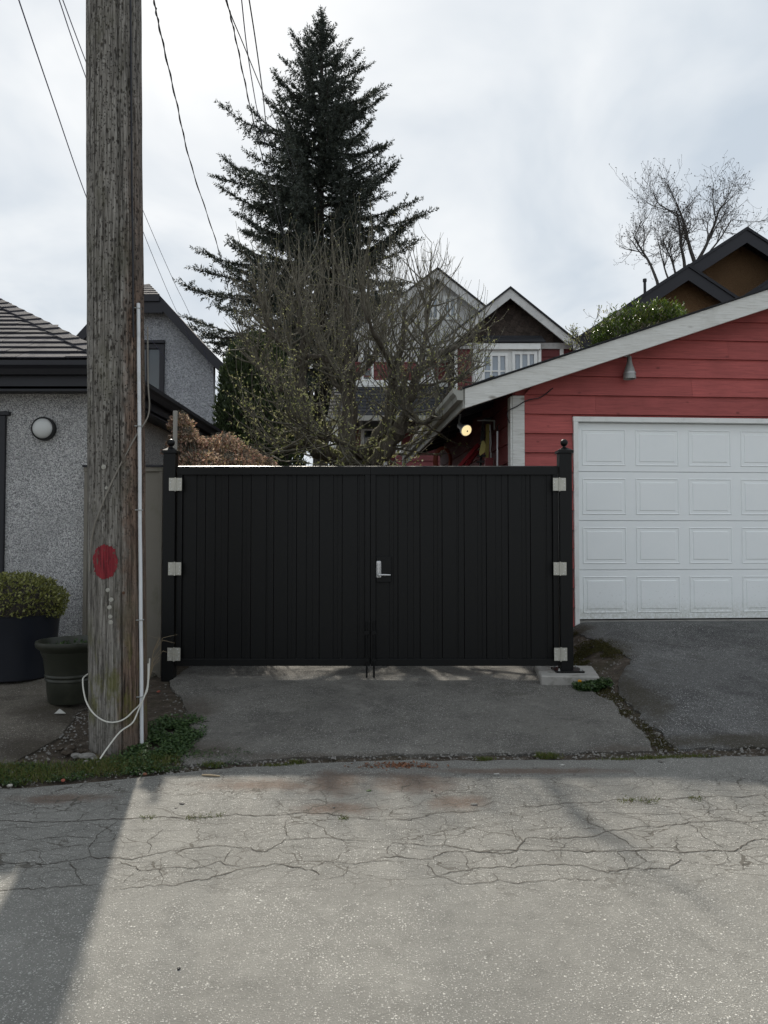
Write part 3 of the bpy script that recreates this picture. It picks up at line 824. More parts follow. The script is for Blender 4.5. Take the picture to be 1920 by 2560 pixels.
tail = [ring(-0.18, 0.60, 0.035), ring(-0.34, 0.44, 0.05), ring(-0.62, 0.29, 0.034), ring(-0.85, 0.22, 0.05), at(300, 1830, 5.0), at(270, 1868, 4.93), at(250, 1897, 4.86)]
tail[-1].z = max(tail[-1].z, gz(tail[-1].x, 4.86) + 0.01)
o = cable('cable', tail, 0.0052, M['white_cable'], '')
tag(o, 'white cable end trailing from the pole down onto the weeds', 'cable')
th = []
for (px, py) in ((352, 800), (363, 880), (366, 950), (352, 1025), (330, 1085), (300, 1160), (270, 1228), (245, 1290), (232, 1320), (222, 1370), (219, 1430)):
    q = at(px, py, PY - 0.2)
    s = max(-0.99, min(0.99, (q.x - pole_axis(q.z)) / (PR + 0.012)))
    a = -math.pi / 2 + math.asin(s)
    th.append(ring(a, q.z, 0.012 if px < 340 else 0.05))
o = cable('cable', th, 0.0055, M['grey_cable'], '')
tag(o, 'thin grey cable slung diagonally across the wooden pole', 'cable')

# ------------------------------------------------------------------ black double gate
GY = 7.10
xl0, xl1 = ax(410, 1400, GY), ax(440, 1400, GY)
xr0, xr1 = ax(1397, 1400, GY), ax(1428, 1400, GY)
ztop, zbot = az(900, 1165, GY), az(900, 1664, GY)
seam = ax(926, 1400, GY)
def gate_post(x0, x1, zb, label, plate):
    cx = (x0 + x1) / 2; h = (x1 - x0) / 2
    t = thing('gate_post', label, 'post', (cx, GY, zb), 0, 'posts of the black gate')
    zc = az(960, 1134, GY) - zb
    MB().box(-h, h, -h, h, -0.2 if not plate else 0.0, zc).build('shaft', M['black_paint'], t, False, 0.004)
    q = h + 0.014
    m = MB().box(-q, q, -q, q, zc, zc + 0.026)
    m.add([(-q + .004, -q + .004, zc + .026), (q - .004, -q + .004, zc + .026), (q - .004, q - .004, zc + .026), (-q + .004, q - .004, zc + .026), (-.02, -.02, zc + .058), (.02, -.02, zc + .058), (.02, .02, zc + .058), (-.02, .02, zc + .058)],
          [(0, 1, 5, 4), (1, 2, 6, 5), (2, 3, 7, 6), (3, 0, 4, 7), (4, 5, 6, 7)])
    m.build('cap', M['black_paint'], t)
    prof = [(0.016, 0.052), (0.014, 0.070)]
    for k in range(13):
        a = -math.pi / 2 + 0.35 + (math.pi - 0.35) * k / 12
        prof.append((max(0.001, 0.036 * math.cos(a)), 0.070 + 0.034 + 0.036 * math.sin(a)))
    MB().lathe([(r_, zc + z_) for r_, z_ in prof], (0, 0, 0), 24).build('ball_finial', M['black_paint'], t, True)
    if plate:
        MB().box(-h - .06, h + .085, -h - .075, h + .05, -0.004, 0.012).build('base_plate', M['black_paint'], t, False, 0.002)
        for (bx, by) in ((-h - .03, -h - .045), (h + .055, -h - .045), (-h - .03, h + .02), (h + .055, h + .02)):
            MB().lathe([(.011, .010), (.011, .022), (.006, .024), (.006, .034)], (bx, by, 0), 8).build('anchor_bolt', M['galvanized'], t)
    return t
padz = 0.222
gate_post(xl0, xl1, gz(-2.05, GY) - 0.0, 'black square steel post with ball finial beside the taupe fence', False)
gate_post(xr0, xr1, padz, 'black square steel post with ball finial bolted to concrete pad', True)
# concrete pad
m = MB(); pad = []
pc = [(1.44, 6.84), (1.97, 6.80), (2.06, 7.36), (1.50, 7.42)]
m.prism(pc, 0.02, padz - 0.004, 'z')
o = m.build('concrete_pad', M['concrete'], None, False, 0.012)
tag(o, 'small pale concrete pad under the gate post by the red garage', 'concrete pad')

def board_mesh(w, h, p=0.60, q=0.80):
    # pan with a shallow raised field, one crease and a locked edge
    prof = [(0.0, 0.020), (0.003, 0.004), (w * p, 0.004), (w * (p + 0.015), 0.012), (w * q, 0.012), (w * (q + 0.01), 0.007), (w * 0.985, 0.007), (w * 0.988, 0.026), (w * 1.04, 0.0275), (w * 1.04, 0.030), (w * 0.95, 0.030), (w * 0.95, 0.026), (0.0, 0.026)]
    mm = MB(); mm.prism(prof, 0, h, 'z')
    return mm.mesh('gate_board')
def leaf(x0, x1, label, hinge_left):
    t = thing('gate_leaf', label, 'gate', (x0, GY, zbot), 0, 'leaves of the black gate')
    W = x1 - x0; H = ztop - zbot
    st = 0.050; rail_t = 0.085; rail_b = 0.066
    MB().prism([(-0.030, H - rail_t), (-0.030, H - 0.008), (-0.024, H - 0.0062), (-0.009, H), (0.026, H), (0.030, H - 0.004), (0.030, H - rail_t)], 0, W, 'x').build('top_rail', M['black_paint'], t)
    MB().box(0, W, -0.024, 0.024, 0, rail_b).build('bottom_rail', M['black_paint'], t, False, 0.003)
    for xx in (0, W - st):
        MB().box(xx, xx + st, -0.022, 0.022, rail_b, H - rail_t).build('stile', M['black_paint'], t, False, 0.002)
    n = 8; bw = (W - 2 * st) / n
    mes = [board_mesh(bw, H - rail_t - rail_b), board_mesh(bw, H - rail_t - rail_b, 0.42, 0.70), board_mesh(bw, H - rail_t - rail_b, 0.66, 0.74)]
    for k in range(n):
        o_ = link('board', mes[(0, 1, 0, 2)[k % 4]], M['black_paint'], t, (st + bw * k, 0.0 + 0.0015 * rng.uniform(-1, 1), rail_b))
    # hinges
    hx = -0.004 if hinge_left else W + 0.004
    for py in (1212, 1421, 1633):
        hz = az(436 if hinge_left else 1400, py, GY) - zbot
        pl = 0.061
        hb = MB()
        hb.box(hx - pl, hx - 0.008, -0.067, -0.0625, hz - 0.061, hz + 0.061)
        hb.box(hx + 0.008, hx + pl, -0.067, -0.0625, hz - 0.061, hz + 0.061)
        hb.box(hx - 0.010, hx + 0.010, -0.0665, -0.0628, hz - 0.061, hz + 0.061)
        hb.box(hx - pl + .01, hx + pl - .01, -0.0624, -0.02, hz - 0.05, hz + 0.05)
        hi = hb.build('hinge', M['steel'], t, False, 0.0)
        kn = MB().lathe([(0.0075, hz - 0.066), (0.0075, hz + 0.066)], (hx, -0.070, 0), 12)
        kn.build('knuckle', M['steel'], hi, True)
        for s in (-1, 1):
            for (dx, dz) in ((0.034, 0.046), (0.048, 0.016), (0.048, -0.016), (0.034, -0.046)):
                MB().lathe([(0.0055, 0), (0.0055, -0.002), (0.0028, -0.0045)], (hx + s * dx, -0.067, hz + dz), 8, 'y').build('screw', M['satin_nickel'], hi, True)
    return t, W, H
L_, WL, HL = leaf(xl1 + 0.010, seam - 0.002, 'wide black ribbed metal gate leaf hung from the post by the taupe fence', True)
R_, WR, HR = leaf(seam + 0.002, xr0 - 0.008, 'black ribbed metal gate leaf carrying the keypad lock', False)
MB().box(-0.045, 0.035, 0.0235, 0.029, 0.01, HR - 0.01).build('astragal', M['black_paint'], R_)
# drop rods
for (t, px) in ((L_, 917), (R_, 935)):
    x = ax(px, 1660, GY) - t.location.x
    z1 = 0.42; zf = gz(ax(px, 1660, GY), GY) - zbot + 0.008
    m = MB().lathe([(0.010, zf), (0.010, z1)], (x, -0.034, 0), 10)
    m.build('drop_rod', M['black_paint'], t, True)
    m = MB().box(x - 0.02, x + 0.02, -0.048, -0.020, 0.30, 0.335)
    m.box(x - 0.02, x + 0.02, -0.048, -0.0245, 0.045, 0.075)
    m.build('rod_guide', M['black_paint'], t)
# lock
lx0, lx1 = ax(941, 1420, GY) - R_.location.x, ax(953, 1420, GY) - R_.location.x
lz0, lz1 = az(947, 1444, GY) - zbot, az(947, 1402, GY) - zbot
MB().box(ax(942, 1420, GY) - R_.location.x - 0.004, ax(978, 1420, GY) - R_.location.x, -0.030, 0.01, az(947, 1455, GY) - zbot, az(947, 1391, GY) - zbot).build('lock_box', M['black_paint'], R_, False, 0.003)
lk = MB().box(lx0, lx1, -0.058, -0.0302, lz0, lz1).build('keypad_lock', M['satin_nickel'], R_, False, 0.007)
lk['label'] = 'silver push-button lock with lever'
for i in range(7):
    for j in range(2):
        kx = lx0 + 0.014 + j * 0.019; kz = lz1 - 0.03 - i * 0.0135
        MB().lathe([(0.0045, -0.058), (0.0040, -0.0615)], (kx, 0, kz), 10, 'y').build('button', M['key_dark'] if True else None, lk, True)
lcx = (lx0 + lx1) / 2; lcz = lz0 + 0.028
MB().lathe([(0.018, -0.058), (0.017, -0.072), (0.011, -0.074), (0.010, -0.088)], (lcx, 0, lcz), 18, 'y').build('rose', M['galvanized'], lk, True)
MB().tube([(lcx, -0.088, lcz), (lcx + 0.012, -0.092, lcz + .001), (lcx + 0.05, -0.092, lcz + .002), (lcx + 0.105, -0.090, lcz + .001), (lcx + 0.112, -0.089, lcz + .001)], [0.008, 0.009, 0.0085, 0.0075, 0.005], 12).build('lever', M['satin_nickel'], lk, True)

# slim grey post behind the left gate post
gp = at(438, 1027, 7.24)
o = MB().box(gp.x - 0.018, gp.x + 0.018, 7.225, 7.265, 0.1, gp.z).build('fence_post', M['fence_post'], None, False, 0.004)
tag(o, 'slim grey stake rising behind the ball finial beside the brown shrub', 'post')

# taupe fence between garage and gate
fx0, fx1 = ax(212, 1300, 7.22), ax(407, 1300, 7.22)
fz1 = az(380, 1167, 7.22)
t = thing('fence', 'short taupe painted panel fence between pebble garage and gate post', 'fence', (fx0, 7.22, 0.0))
Wf = fx1 - fx0
npan = 2
for k in range(npan):
    MB().box(Wf * k / npan + 0.004, Wf * (k + 1) / npan - 0.004, 0, 0.016, 0.18, fz1 - 0.05).build('panel', M['taupe_paint'], t, False, 0.002)
MB().box(-0.01, Wf, -0.022, 0.036, fz1 - 0.048, fz1 - 0.004).build('top_rail', M['taupe_paint'], t, False, 0.003)
MB().box(-0.02, Wf + 0.004, -0.035, 0.045, fz1 - 0.004, fz1 + 0.016).build('cap_rail', M['dark_trim'], t, False, 0.002)
MB().box(-0.012, Wf, -0.020, 0.034, 0.12, 0.19).build('bottom_rail', M['taupe_paint'], t, False, 0.002)
for xx in (0.0, Wf - 0.035):
    MB().box(xx, xx + 0.035, -0.028, -0.001, 0.12, fz1 - 0.05).build('stile', M['taupe_paint'], t, False, 0.002)

# ------------------------------------------------------------------ pebble stucco garage (left)
ES, EYF, EZ, PIT = -2.55, 6.90, 3.17, 0.56       # eave side x, eave front y, eave top z, roof pitch
t = thing('stucco_garage', 'grey pebble stucco garage with dark shingle hip roof and black gutter', 'garage', (-2.9, 7.25, 0.0))
def loc(m): m.v = [(x + 2.9, y - 7.25, z) for x, y, z in m.v]; return m
# wall with the door opening at the far left
dx1 = ax(2, 1200, 7.25)
m = MB(); m.prism([(-2.9, 0.0), (-2.9, 3.02), (-9.0, 3.02), (-9.0, 0.0), (-4.86, 0.0), (-4.86, az(6, 1040, 7.25)), (dx1, az(6, 1040, 7.25)), (dx1, 0.0)], 7.25, 7.40, 'y')
loc(m).build('wall', M['stucco_pebble'], t)
m = MB().box(-3.05, -2.9, 7.401, 14.0, 0.0, 3.02); loc(m).build('wall', M['stucco_pebble'], t)
# door
dz1 = az(6, 1040, 7.25)
dr = loc(MB().box(-4.80, dx1 - 0.05, 7.31, 7.355, 0.30, dz1 - 0.05)).build('door', M['black_trim'], t, False, 0.004)
m = MB().box(dx1 - 0.05, dx1 + 0.05, 7.215, 7.31, 0.26, dz1); m.box(-4.92, -4.80, 7.215, 7.31, 0.26, dz1); m.box(-4.96, dx1 + 0.09, 7.205, 7.312, dz1, dz1 + 0.04)
loc(m).build('door_frame', M['black_trim'], t, False, 0.004)
# soffit, frieze, gutters
loc(MB().prism([(-9.0, EYF + 0.10), (ES - 0.10, EYF + 0.10), (ES - 0.10, 14.2), (-2.95, 14.2), (-2.95, 7.3), (-9.0, 7.3)], EZ - 0.27, EZ - 0.245, 'z')).build('soffit', M['black_trim'], t)
def fas(p, q, z0, z1, th):
    return p
loc(MB().box(-9.0, ES - 0.10, EYF + 0.10, EYF + 0.125, EZ - 0.29, EZ - 0.02)).build('fascia', M['black_trim'], t)
loc(MB().box(ES - 0.125, ES - 0.10, EYF + 0.126, 14.2, EZ - 0.29, EZ - 0.02)).build('fascia', M['black_trim'], t)
gp_ = [(0.0, 0.0), (0.0, -0.125), (0.062, -0.125), (0.085, -0.075), (0.112, -0.045), (0.112, 0.0), (0.104, 0.0), (0.100, -0.012), (0.010, -0.012)]
# front run (profile in y,z, mitred at the corner)
m = MB()
n = len(gp_)
A_ = [(-9.0, EYF + 0.10 - d, EZ - 0.02 + h) for d, h in gp_]; B_ = [(ES - 0.10 + d, EYF + 0.10 - d, EZ - 0.02 + h) for d, h in gp_]
C_ = [(ES - 0.10 + d, 14.2, EZ - 0.02 + h) for d, h in gp_]
m.add(A_ + B_, [(i, (i + 1) % n, (i + 1) % n + n, i + n) for i in range(n)] + [tuple(range(n))])
loc(m).build('gutter', M['black_trim'], t)
m = MB(); m.add([(x + 0.0004, y, z) for x, y, z in B_] + C_, [(i, (i + 1) % n, (i + 1) % n + n, i + n) for i in range(n)] + [tuple(range(n, 2 * n))])
loc(m).build('gutter', M['black_trim'], t)
# roof deck: front and side slopes up to the ridge
RS = 3.6
def hipz(s): return EZ + PIT * s
m = MB()
F0 = [(-9.0, EYF + 0.02, EZ - 0.012), (ES - 0.02, EYF + 0.02, EZ - 0.012), (ES - RS, EYF + RS, hipz(RS) - 0.03), (-9.0, EYF + RS, hipz(RS) - 0.03)]
S0 = [(ES - 0.02, EYF + 0.02, EZ - 0.012), (ES - 0.02, 14.3, EZ - 0.012), (ES - RS, 14.3, hipz(RS) - 0.03)]
m.add(F0, [(0, 1, 2, 3)]); m.add(S0 + [F0[2]], [(0, 1, 2, 3)])
m.add([(x, y, z - 0.05) for x, y, z in F0], [(0, 3, 2, 1)]); m.add([(x, y, z - 0.05) for x, y, z in S0 + [F0[2]]], [(0, 3, 2, 1)])
loc(m).build('roof', M['shingle_dark'], t)
roof = t.children[-1]
CE = 0.165
tabs = {}
for c in range(14):
    y0 = EYF - 0.015 + CE * c
    xr = ES + 0.015 - CE * c
    x = -6.1 + rng.uniform(0, 0.3)
    while x < xr - 0.05:
        w = rng.choice((0.22, 0.28, 0.34, 0.46)); x2 = min(x + w, xr + 0.02)
        lift = rng.choice((0.0, 0.0, 0.004)); gap = 0.003
        def zz(yy): return EZ + PIT * (yy - EYF)
        th = 0.009 + lift
        yb = y0 + rng.uniform(-0.006, 0.006); yt = y0 + CE * 1.25; xt = min(x2, ES - 0.02 - (yt - EYF))
        m = MB().hexa([(x + gap, yb, zz(yb) + 0.006), (x2 - gap, yb, zz(yb) + 0.006), (max(x + gap, xt - gap), yt, zz(yt) - 0.012), (min(x + gap, xt - gap), yt, zz(yt) - 0.012)],
                      [(x + gap, yb, zz(yb) + 0.010 + th), (x2 - gap, yb, zz(yb) + 0.010 + th), (max(x + gap, xt - gap), yt, zz(yt) - 0.004), (min(x + gap, xt - gap), yt, zz(yt) - 0.004)])
        loc(m).build('shingle', M['shingle_dark'], roof)
        x = x2
for k in range(17):        # hip cap shingles
    s0, s1 = 0.185 * k - 0.02, 0.185 * k + 0.24
    def hp(s, d, up): # d>0 over the front slope, d<0 over the side slope
        if d >= 0: return (ES - s - d, EYF + s, EZ + PIT * s + up)
        return (ES - s, EYF + s - d, EZ + PIT * s + up)
    w = 0.17
    l0, l1 = 0.046, 0.026
    b = [hp(s0, w, l0 - .012), hp(s0, 0, l0), hp(s0, -w, l0 - .012), hp(s1, -w, l1 - .012), hp(s1, 0, l1), hp(s1, w, l1 - .012)]
    d = [(x_, y_, z_ - 0.011) for x_, y_, z_ in b]
    m = MB().add(b + d, [(0, 1, 4, 5), (1, 2, 3, 4), (6, 11, 10, 7), (7, 10, 9, 8), (0, 6, 7, 1), (1, 7, 8, 2), (2, 8, 9, 3), (5, 4, 10, 11), (4, 3, 9, 10), (0, 5, 11, 6)])
    loc(m).build('hip_shingle', M['shingle_dark'], roof)
# round bulkhead lamp on the wall
c = at(113, 1073, 7.25)
wl = thing('wall_lamp', 'round frosted bulkhead lamp with black rim on pebble stucco wall', 'lamp', (c.x, 7.25, c.z))
MB().lathe([(0.113, 0.0), (0.117, -0.03), (0.113, -0.060), (0.100, -0.066), (0.098, -0.055)], (0, 0, 0), 40, 'y').build('rim', M['rubber_black'], wl, True)
MB().lathe([(0.099, -0.056), (0.094, -0.070), (0.078, -0.086), (0.055, -0.096), (0.028, -0.102), (0.002, -0.103)], (0, 0, 0), 40, 'y').build('lens', M['frosted'], wl, True)

# ------------------------------------------------------------------ pots
def leaf_ball(name, mat, parent, cen, rad, n, L, W, seed, squash=0.0, shell=0.72):
    g = np.random.default_rng(seed)
    d = norm(g.normal(size=(n, 3))); 
    r_ = shell + (1.03 - shell) * g.random(n) ** 0.6
    lump = np.array([1 + 0.10 * noise.noise(Vector(tuple(q * 2.6))) + 0.05 * noise.noise(Vector(tuple(q * 7))) for q in d])
    P = d * (r_ * lump)[:, None] * np.array(rad) + np.array(cen)
    D = norm(d * 0.7 + g.normal(size=(n, 3)) * 0.8 + np.array([0, 0, 0.3]))
    V, F = leaf_quads(P, D, norm(g.normal(size=(n, 3))), L * g.uniform(0.6, 1.3, n), W * g.uniform(0.7, 1.3, n))
    return np_mesh(name, V, F, mat, parent)
bx, by = ax(42, 1600, 6.62), 6.62
bz = gz(bx, by) - 0.01
pl = thing('planter', 'large dark navy cylinder planter holding a clipped boxwood', 'planter', (bx, by, bz))
hz = az(42, 1533, 6.62) - bz
MB().lathe([(0.30, 0), (0.315, 0.01), (0.352, hz - 0.01), (0.356, hz), (0.335, hz), (0.328, hz - 0.10), (0.0, hz - 0.10)], (0, 0, 0), 56, 'z', False).build('shell', M['planter_navy'], pl, True)
bxw = thing('boxwood', 'clipped yellowish green boxwood mound growing in the navy planter', 'shrub', (bx, by, bz + hz - 0.09))
leaf_ball('foliage', M['boxwood_leaf'], bxw, (0, 0, 0.19), (0.40, 0.38, 0.245), 9000, 0.028, 0.018, 3, 0, 0.70)
MB().lathe([(0.30, 0.03), (0.345, 0.13), (0.345, 0.20), (0.28, 0.32), (0.15, 0.38), (0.01, 0.40)], (0, 0, 0), 24).build('inner_twigs', M['bark_fir'], bxw, True)
MB().tube([(0, 0, -0.05), (0.01, 0, 0.1)], 0.03, 8).build('stem', M['bark_twig'], bxw)
gx_, gy_ = ax(180, 1650, 6.02), 6.02
gz_ = gz(gx_, gy_) + 0.004
gpot = thing('flower_pot', 'dark green ribbed plastic pot with rolled rim behind the pole', 'plant pot', (gx_, gy_, gz_))
ph = az(180, 1600, 6.02) - gz_; pr = 85 / FPX * 6.02
MB().lathe([(0.0, 0.0), (pr * 0.62, 0.0), (pr * 0.64, 0.02), (pr * 0.655, 0.06), (pr * 0.665, 0.066), (pr * 0.69, 0.17), (pr * 0.715, 0.176), (pr * 0.715, 0.192), (pr * 0.70, 0.197), (pr * 0.71, 0.205), (pr * 0.735, 0.211), (pr * 0.735, 0.222), (pr * 0.72, 0.228), (pr * 0.78, ph - 0.13), (pr * 0.80, ph - 0.12), (pr * 0.80, ph - 0.10), (pr * 0.86, ph - 0.07), (pr * 0.97, ph - 0.045), (pr * 1.0, ph - 0.02), (pr * 0.985, ph + 0.002), (pr * 0.93, ph + 0.004), (pr * 0.88, ph - 0.02), (pr * 0.84, ph - 0.09), (pr * 0.80, ph - 0.12), (0.001, ph - 0.11)], (0, 0, 0), 56, 'z', False).build('body', M['pot_green'], gpot, True)
MB().lathe([(pr * 0.82, ph - 0.105), (0.01, ph - 0.085)], (0, 0, 0), 24, 'z', False).build('potting_soil', M['soil'], gpot)
wp = thing('pot_weeds', 'small green weeds sprouting inside the ribbed plastic pot', 'plant', (gx_, gy_, gz_ + ph - 0.10))
g = np.random.default_rng(21); n = 260
P = np.stack([g.uniform(-0.15, 0.15, n), g.uniform(-0.15, 0.15, n), g.uniform(0.0, 0.075, n)], 1)
V, F = leaf_quads(P, g.normal(size=(n, 3)) + [0, 0, 0.8], g.normal(size=(n, 3)), g.uniform(0.02, 0.035, n), g.uniform(0.012, 0.02, n))
np_mesh('leaves', V, F, M['clover_leaf'], wp)

# ------------------------------------------------------------------ red garage (right), rotated four degrees
gar = thing('red_garage', 'red lap-sided garage with pale weathered bargeboard and white panel door', 'garage', GO, GA)
def gpx(px, py, v=0.0):
    """garage-local (u, z) of the pixel on the plane at local depth v"""
    c, s = math.cos(GA), math.sin(GA)
    u = 1.0
    for _ in range(30):
        Y = GO.y + u * s + v * c
        p = at(px, py, Y)
        u = (p.x - GO.x + v * s) / c
    Y = GO.y + u * s + v * c
    return u, at(px, py, Y).z
OV = -0.36
uE, zE = gpx(1162, 971, OV); u2, z2 = gpx(1480, 867, OV)
SL = (z2 - zE) / (u2 - uE)
UD0 = gpx(1446, 1300)[0]; PW = 0.645; UD1 = UD0 + 8 * PW
UW = UD1 + UD0
UA = UW / 2
def rt(u): return zE + SL * (min(u, UW - u) - uE)
ZD0, ZD1 = gpx(1500, 1549)[1], gpx(1460, 1056)[1]
# roof: two slabs
for s in (0, 1):
    a_ = [(uE, rt(uE)), (UA, rt(UA)), (UA, rt(UA) - 0.05), (uE, rt(uE) - 0.05)]
    if s: a_ = [(UW - x, z) for x, z in a_]
    MB().prism(a_, OV + 0.045, 6.1, 'y').build('roof', M['dark_trim'], gar)
    b_ = [(uE - 0.03, rt(uE) + 0.008), (UA, rt(UA) + 0.018), (UA, rt(UA) + 0.002), (uE - 0.03, rt(uE) - 0.006)]
    if s: b_ = [(UW - x, z) for x, z in b_]
    MB().prism(b_, OV - 0.025, 6.12, 'y').build('roof_shingles', M['shingle_black'], gar)
    c_ = [(uE, rt(uE) - 0.003), (UA, rt(UA) - 0.003), (UA, rt(UA) - 0.222), (uE, rt(uE) - 0.222)]
    if s: c_ = [(UW - x, z) for x, z in c_]
    MB().prism(c_, OV, OV + 0.04, 'y').build('bargeboard', M['fascia_white'], gar, False, 0.003)
# tab of lifted shingle near the eave
MB().prism([(uE + 0.08, rt(uE + .08) + 0.02), (uE + 0.33, rt(uE + .33) + 0.030), (uE + 0.33, rt(uE + .33) + 0.012), (uE + 0.08, rt(uE + .08) + 0.008)], OV - 0.03, 0.2, 'y').build('shingle', M['shingle_black'], gar)
MB().prism([(uE + 0.02, rt(uE) - 0.055), (0.0, rt(0) - 0.055), (0.0, rt(0) - 0.075), (uE + 0.02, rt(uE) - 0.075)], OV + 0.05, 6.0, 'y').build('soffit', M['dark_trim'], gar)
for k in range(8):
    v0 = 0.3 + 0.72 * k
    MB().prism([(uE + 0.03, rt(uE + .03) - 0.076), (-0.02, rt(-.02) - 0.076), (-0.02, rt(-.02) - 0.17), (uE + 0.03, rt(uE + .03) - 0.16)], v0, v0 + 0.04, 'y').build('rafter', M['dark_trim'], gar)
# eave fascia and gutter
MB().box(uE - 0.022, uE - 0.001, OV + 0.02, 6.0, rt(uE) - 0.222, rt(uE) - 0.008).build('eave_fascia', M['gutter_paint'], gar)
gpr = [(-0.023, -0.012), (-0.023, -0.135), (-0.088, -0.135), (-0.100, -0.09), (-0.135, -0.055), (-0.135, 0.0), (-0.126, 0.0), (-0.120, -0.02), (-0.03, -0.03)]
gut = MB().prism([(uE + d, rt(uE) + h) for d, h in gpr], OV - 0.02, 6.0, 'y').build('gutter', M['gutter_paint'], gar)
ug = uE - 0.075
MB().tube([(ug, 5.9, rt(uE) - 0.13), (ug, 5.9, rt(uE) - 0.26), (ug + 0.12, 5.9, rt(uE) - 0.40), (ug + 0.16, 5.9, rt(uE) - 0.6), (ug + 0.16, 5.9, 0.2)], 0.042, 10).build('downspout', M['gutter_paint'], gar, True)
# backing walls
MB().prism([(0.01, 0.2), (0.01, rt(0) - 0.08), (UA, rt(UA) - 0.08), (UW - 0.01, rt(0) - 0.08), (UW - 0.01, 0.2), (UD1 + 0.02, 0.2), (UD1 + 0.02, ZD1 + 0.02), (UD0 - 0.02, ZD1 + 0.02), (UD0 - 0.02, 0.2)], 0.022, 0.12, 'y').build('wall', M['red_siding'], gar)
MB().box(0.012, 0.11, 0.121, 5.9, 0.2, rt(0) - 0.06).build('wall', M['red_siding_shaded'], gar)
MB().box(0.111, UW, 5.8, 5.9, 0.2, rt(0)).build('wall', M['red_siding'], gar)
# lap siding, front
EXP = 0.2255
zb0 = gpx(1400, 1036)[1]
k0 = math.floor((0.40 - zb0) / EXP)
zs0 = zb0 + k0 * EXP
UT = 0.115
def lap(u0b, u0t, u1b, u1t, z0, z1):
    m_ = MB().hexa([(u0b, -0.034, z0), (u1b, -0.034, z0), (u1b, 0.0215, z0), (u0b, 0.0215, z0)], [(u0t, -0.004, z1), (u1t, -0.004, z1), (u1t, 0.0215, z1), (u0t, 0.0215, z1)])
    return m_.build('siding_board', M['red_siding'], gar)
k = 0
while True:
    z0 = zs0 + k * EXP; z1 = z0 + EXP - 0.001; k += 1
    if z0 > rt(UA) - 0.2: break
    if z1 < 0.44: continue
    z0c = max(z0, 0.44)
    def ul(z): return max(UT + 0.002, uE + (z + 0.10 - zE) / SL)
    a0, a1 = ul(z0c), ul(z1)
    if z1 < ZD1 + 0.03 + 0.06 and z0 < ZD1:
        lap(a0, a1, UD0 - 0.066, UD0 - 0.066, z0c, z1)
        lap(UD1 + 0.066, UD1 + 0.066, UW - a0, UW - a1, z0c, z1)
    elif z0 < ZD1 + 0.066:
        lap(a0, a1, UD0 - 0.066, UD0 - 0.066, z0c, z1)
        lap(UD0 - 0.064, UD0 - 0.064, UD1 + 0.064, UD1 + 0.064, ZD1 + 0.066, z1)
        lap(UD1 + 0.066, UD1 + 0.066, UW - a0, UW - a1, z0c, z1)
    else:
        if UW - a0 - a0 > 0.1:
            jt = [u_ for u_ in (0.9 + 1.9 * ((k * 0.618) % 1.0), 3.1 + 2.2 * ((k * 0.414) % 1.0)) if a1 + 0.15 < u_ < UW - a1 - 0.15]
            us = [(a0, a1)] + [(u_, u_) for u_ in jt] + [(UW - a0, max(a1 + 0.01, UW - a1))]
            for (p0_, p1_) in zip(us[:-1], us[1:]): lap(p0_[0] + 0.0008, p0_[1] + 0.0008, p1_[0] - 0.0008, p1_[1] - 0.0008, z0c, z1)
# side siding
for k in range(13):
    z0 = 0.35 + EXP * k; z1 = min(z0 + EXP - 0.001, rt(0) - 0.08)
    if z1 - z0 < 0.05: break
    m = MB().hexa([(-0.030, 0.0, z0), (0.0115, 0.0, z0), (0.0115, 5.9, z0), (-0.030, 5.9, z0)], [(-0.008, 0.0, z1), (0.0115, 0.0, z1), (0.0115, 5.9, z1), (-0.008, 5.9, z1)])
    m.build('siding_board', M['red_siding_shaded'], gar)
# white corner board and door casing
MB().box(-0.030, 0.112, -0.042, -0.003, 0.30, rt(0.03) - 0.24).build('corner_board', M['fascia_white'], gar, False, 0.003)
MB().box(-0.055, -0.031, -0.038, 0.09, 0.30, rt(0.0) - 0.24).build('corner_board', M['fascia_white'], gar, False, 0.003)
for (a_, b_) in ((UD0 - 0.062, UD0 - 0.006), (UD1 + 0.006, UD1 + 0.062)):
    MB().box(a_, b_, -0.044, 0.06, 0.44, ZD1 + 0.004).build('door_casing', M['white_trim'], gar, False, 0.003)
MB().box(UD0 - 0.066, UD1 + 0.066, -0.046, 0.06, ZD1 + 0.0045, ZD1 + 0.062).build('door_casing', M['white_trim'], gar, False, 0.003)
MB().box(UD0 - 0.005, UD1 + 0.005, 0.0, 0.055, 0.40, ZD0 - 0.014).build('door_seal', M['concrete'], gar)
# sectional door
SH = (ZD1 - ZD0) / 4
dv = 0.030
def panel_mesh():
    w, h = 0.530, SH - 0.145
    def rect(x0, x1, z0, z1, y): return [(x0, y, z0), (x1, y, z0), (x1, y, z1), (x0, y, z1)]
    lv = [rect(0, w, 0, h, 0.0), rect(0.010, w - 0.010, 0.010, h - 0.010, -0.0065), rect(0.020, w - 0.020, 0.020, h - 0.020, 0.001), rect(0.048, w - 0.048, 0.048, h - 0.048, 0.001), rect(0.056, w - 0.056, 0.056, h - 0.056, -0.0055), rect(0.075, w - 0.075, 0.075, h - 0.075, -0.0055)]
    mm = MB()
    for q in lv: mm.v += q
    for j in range(len(lv) - 1):
        for i in range(4):
            mm.f.append((j * 4 + i, j * 4 + (i + 1) % 4, (j + 1) * 4 + (i + 1) % 4, (j + 1) * 4 + i))
    b = (len(lv) - 1) * 4; mm.f.append((b, b + 1, b + 2, b + 3))
    return mm.mesh('door_panel')
pm = panel_mesh()
door = MB().box(UD0 - 0.004, UD1 + 0.004, dv + 0.022, dv + 0.04, ZD0, ZD1 + 0.02).build('garage_door', M['door_white'], gar)
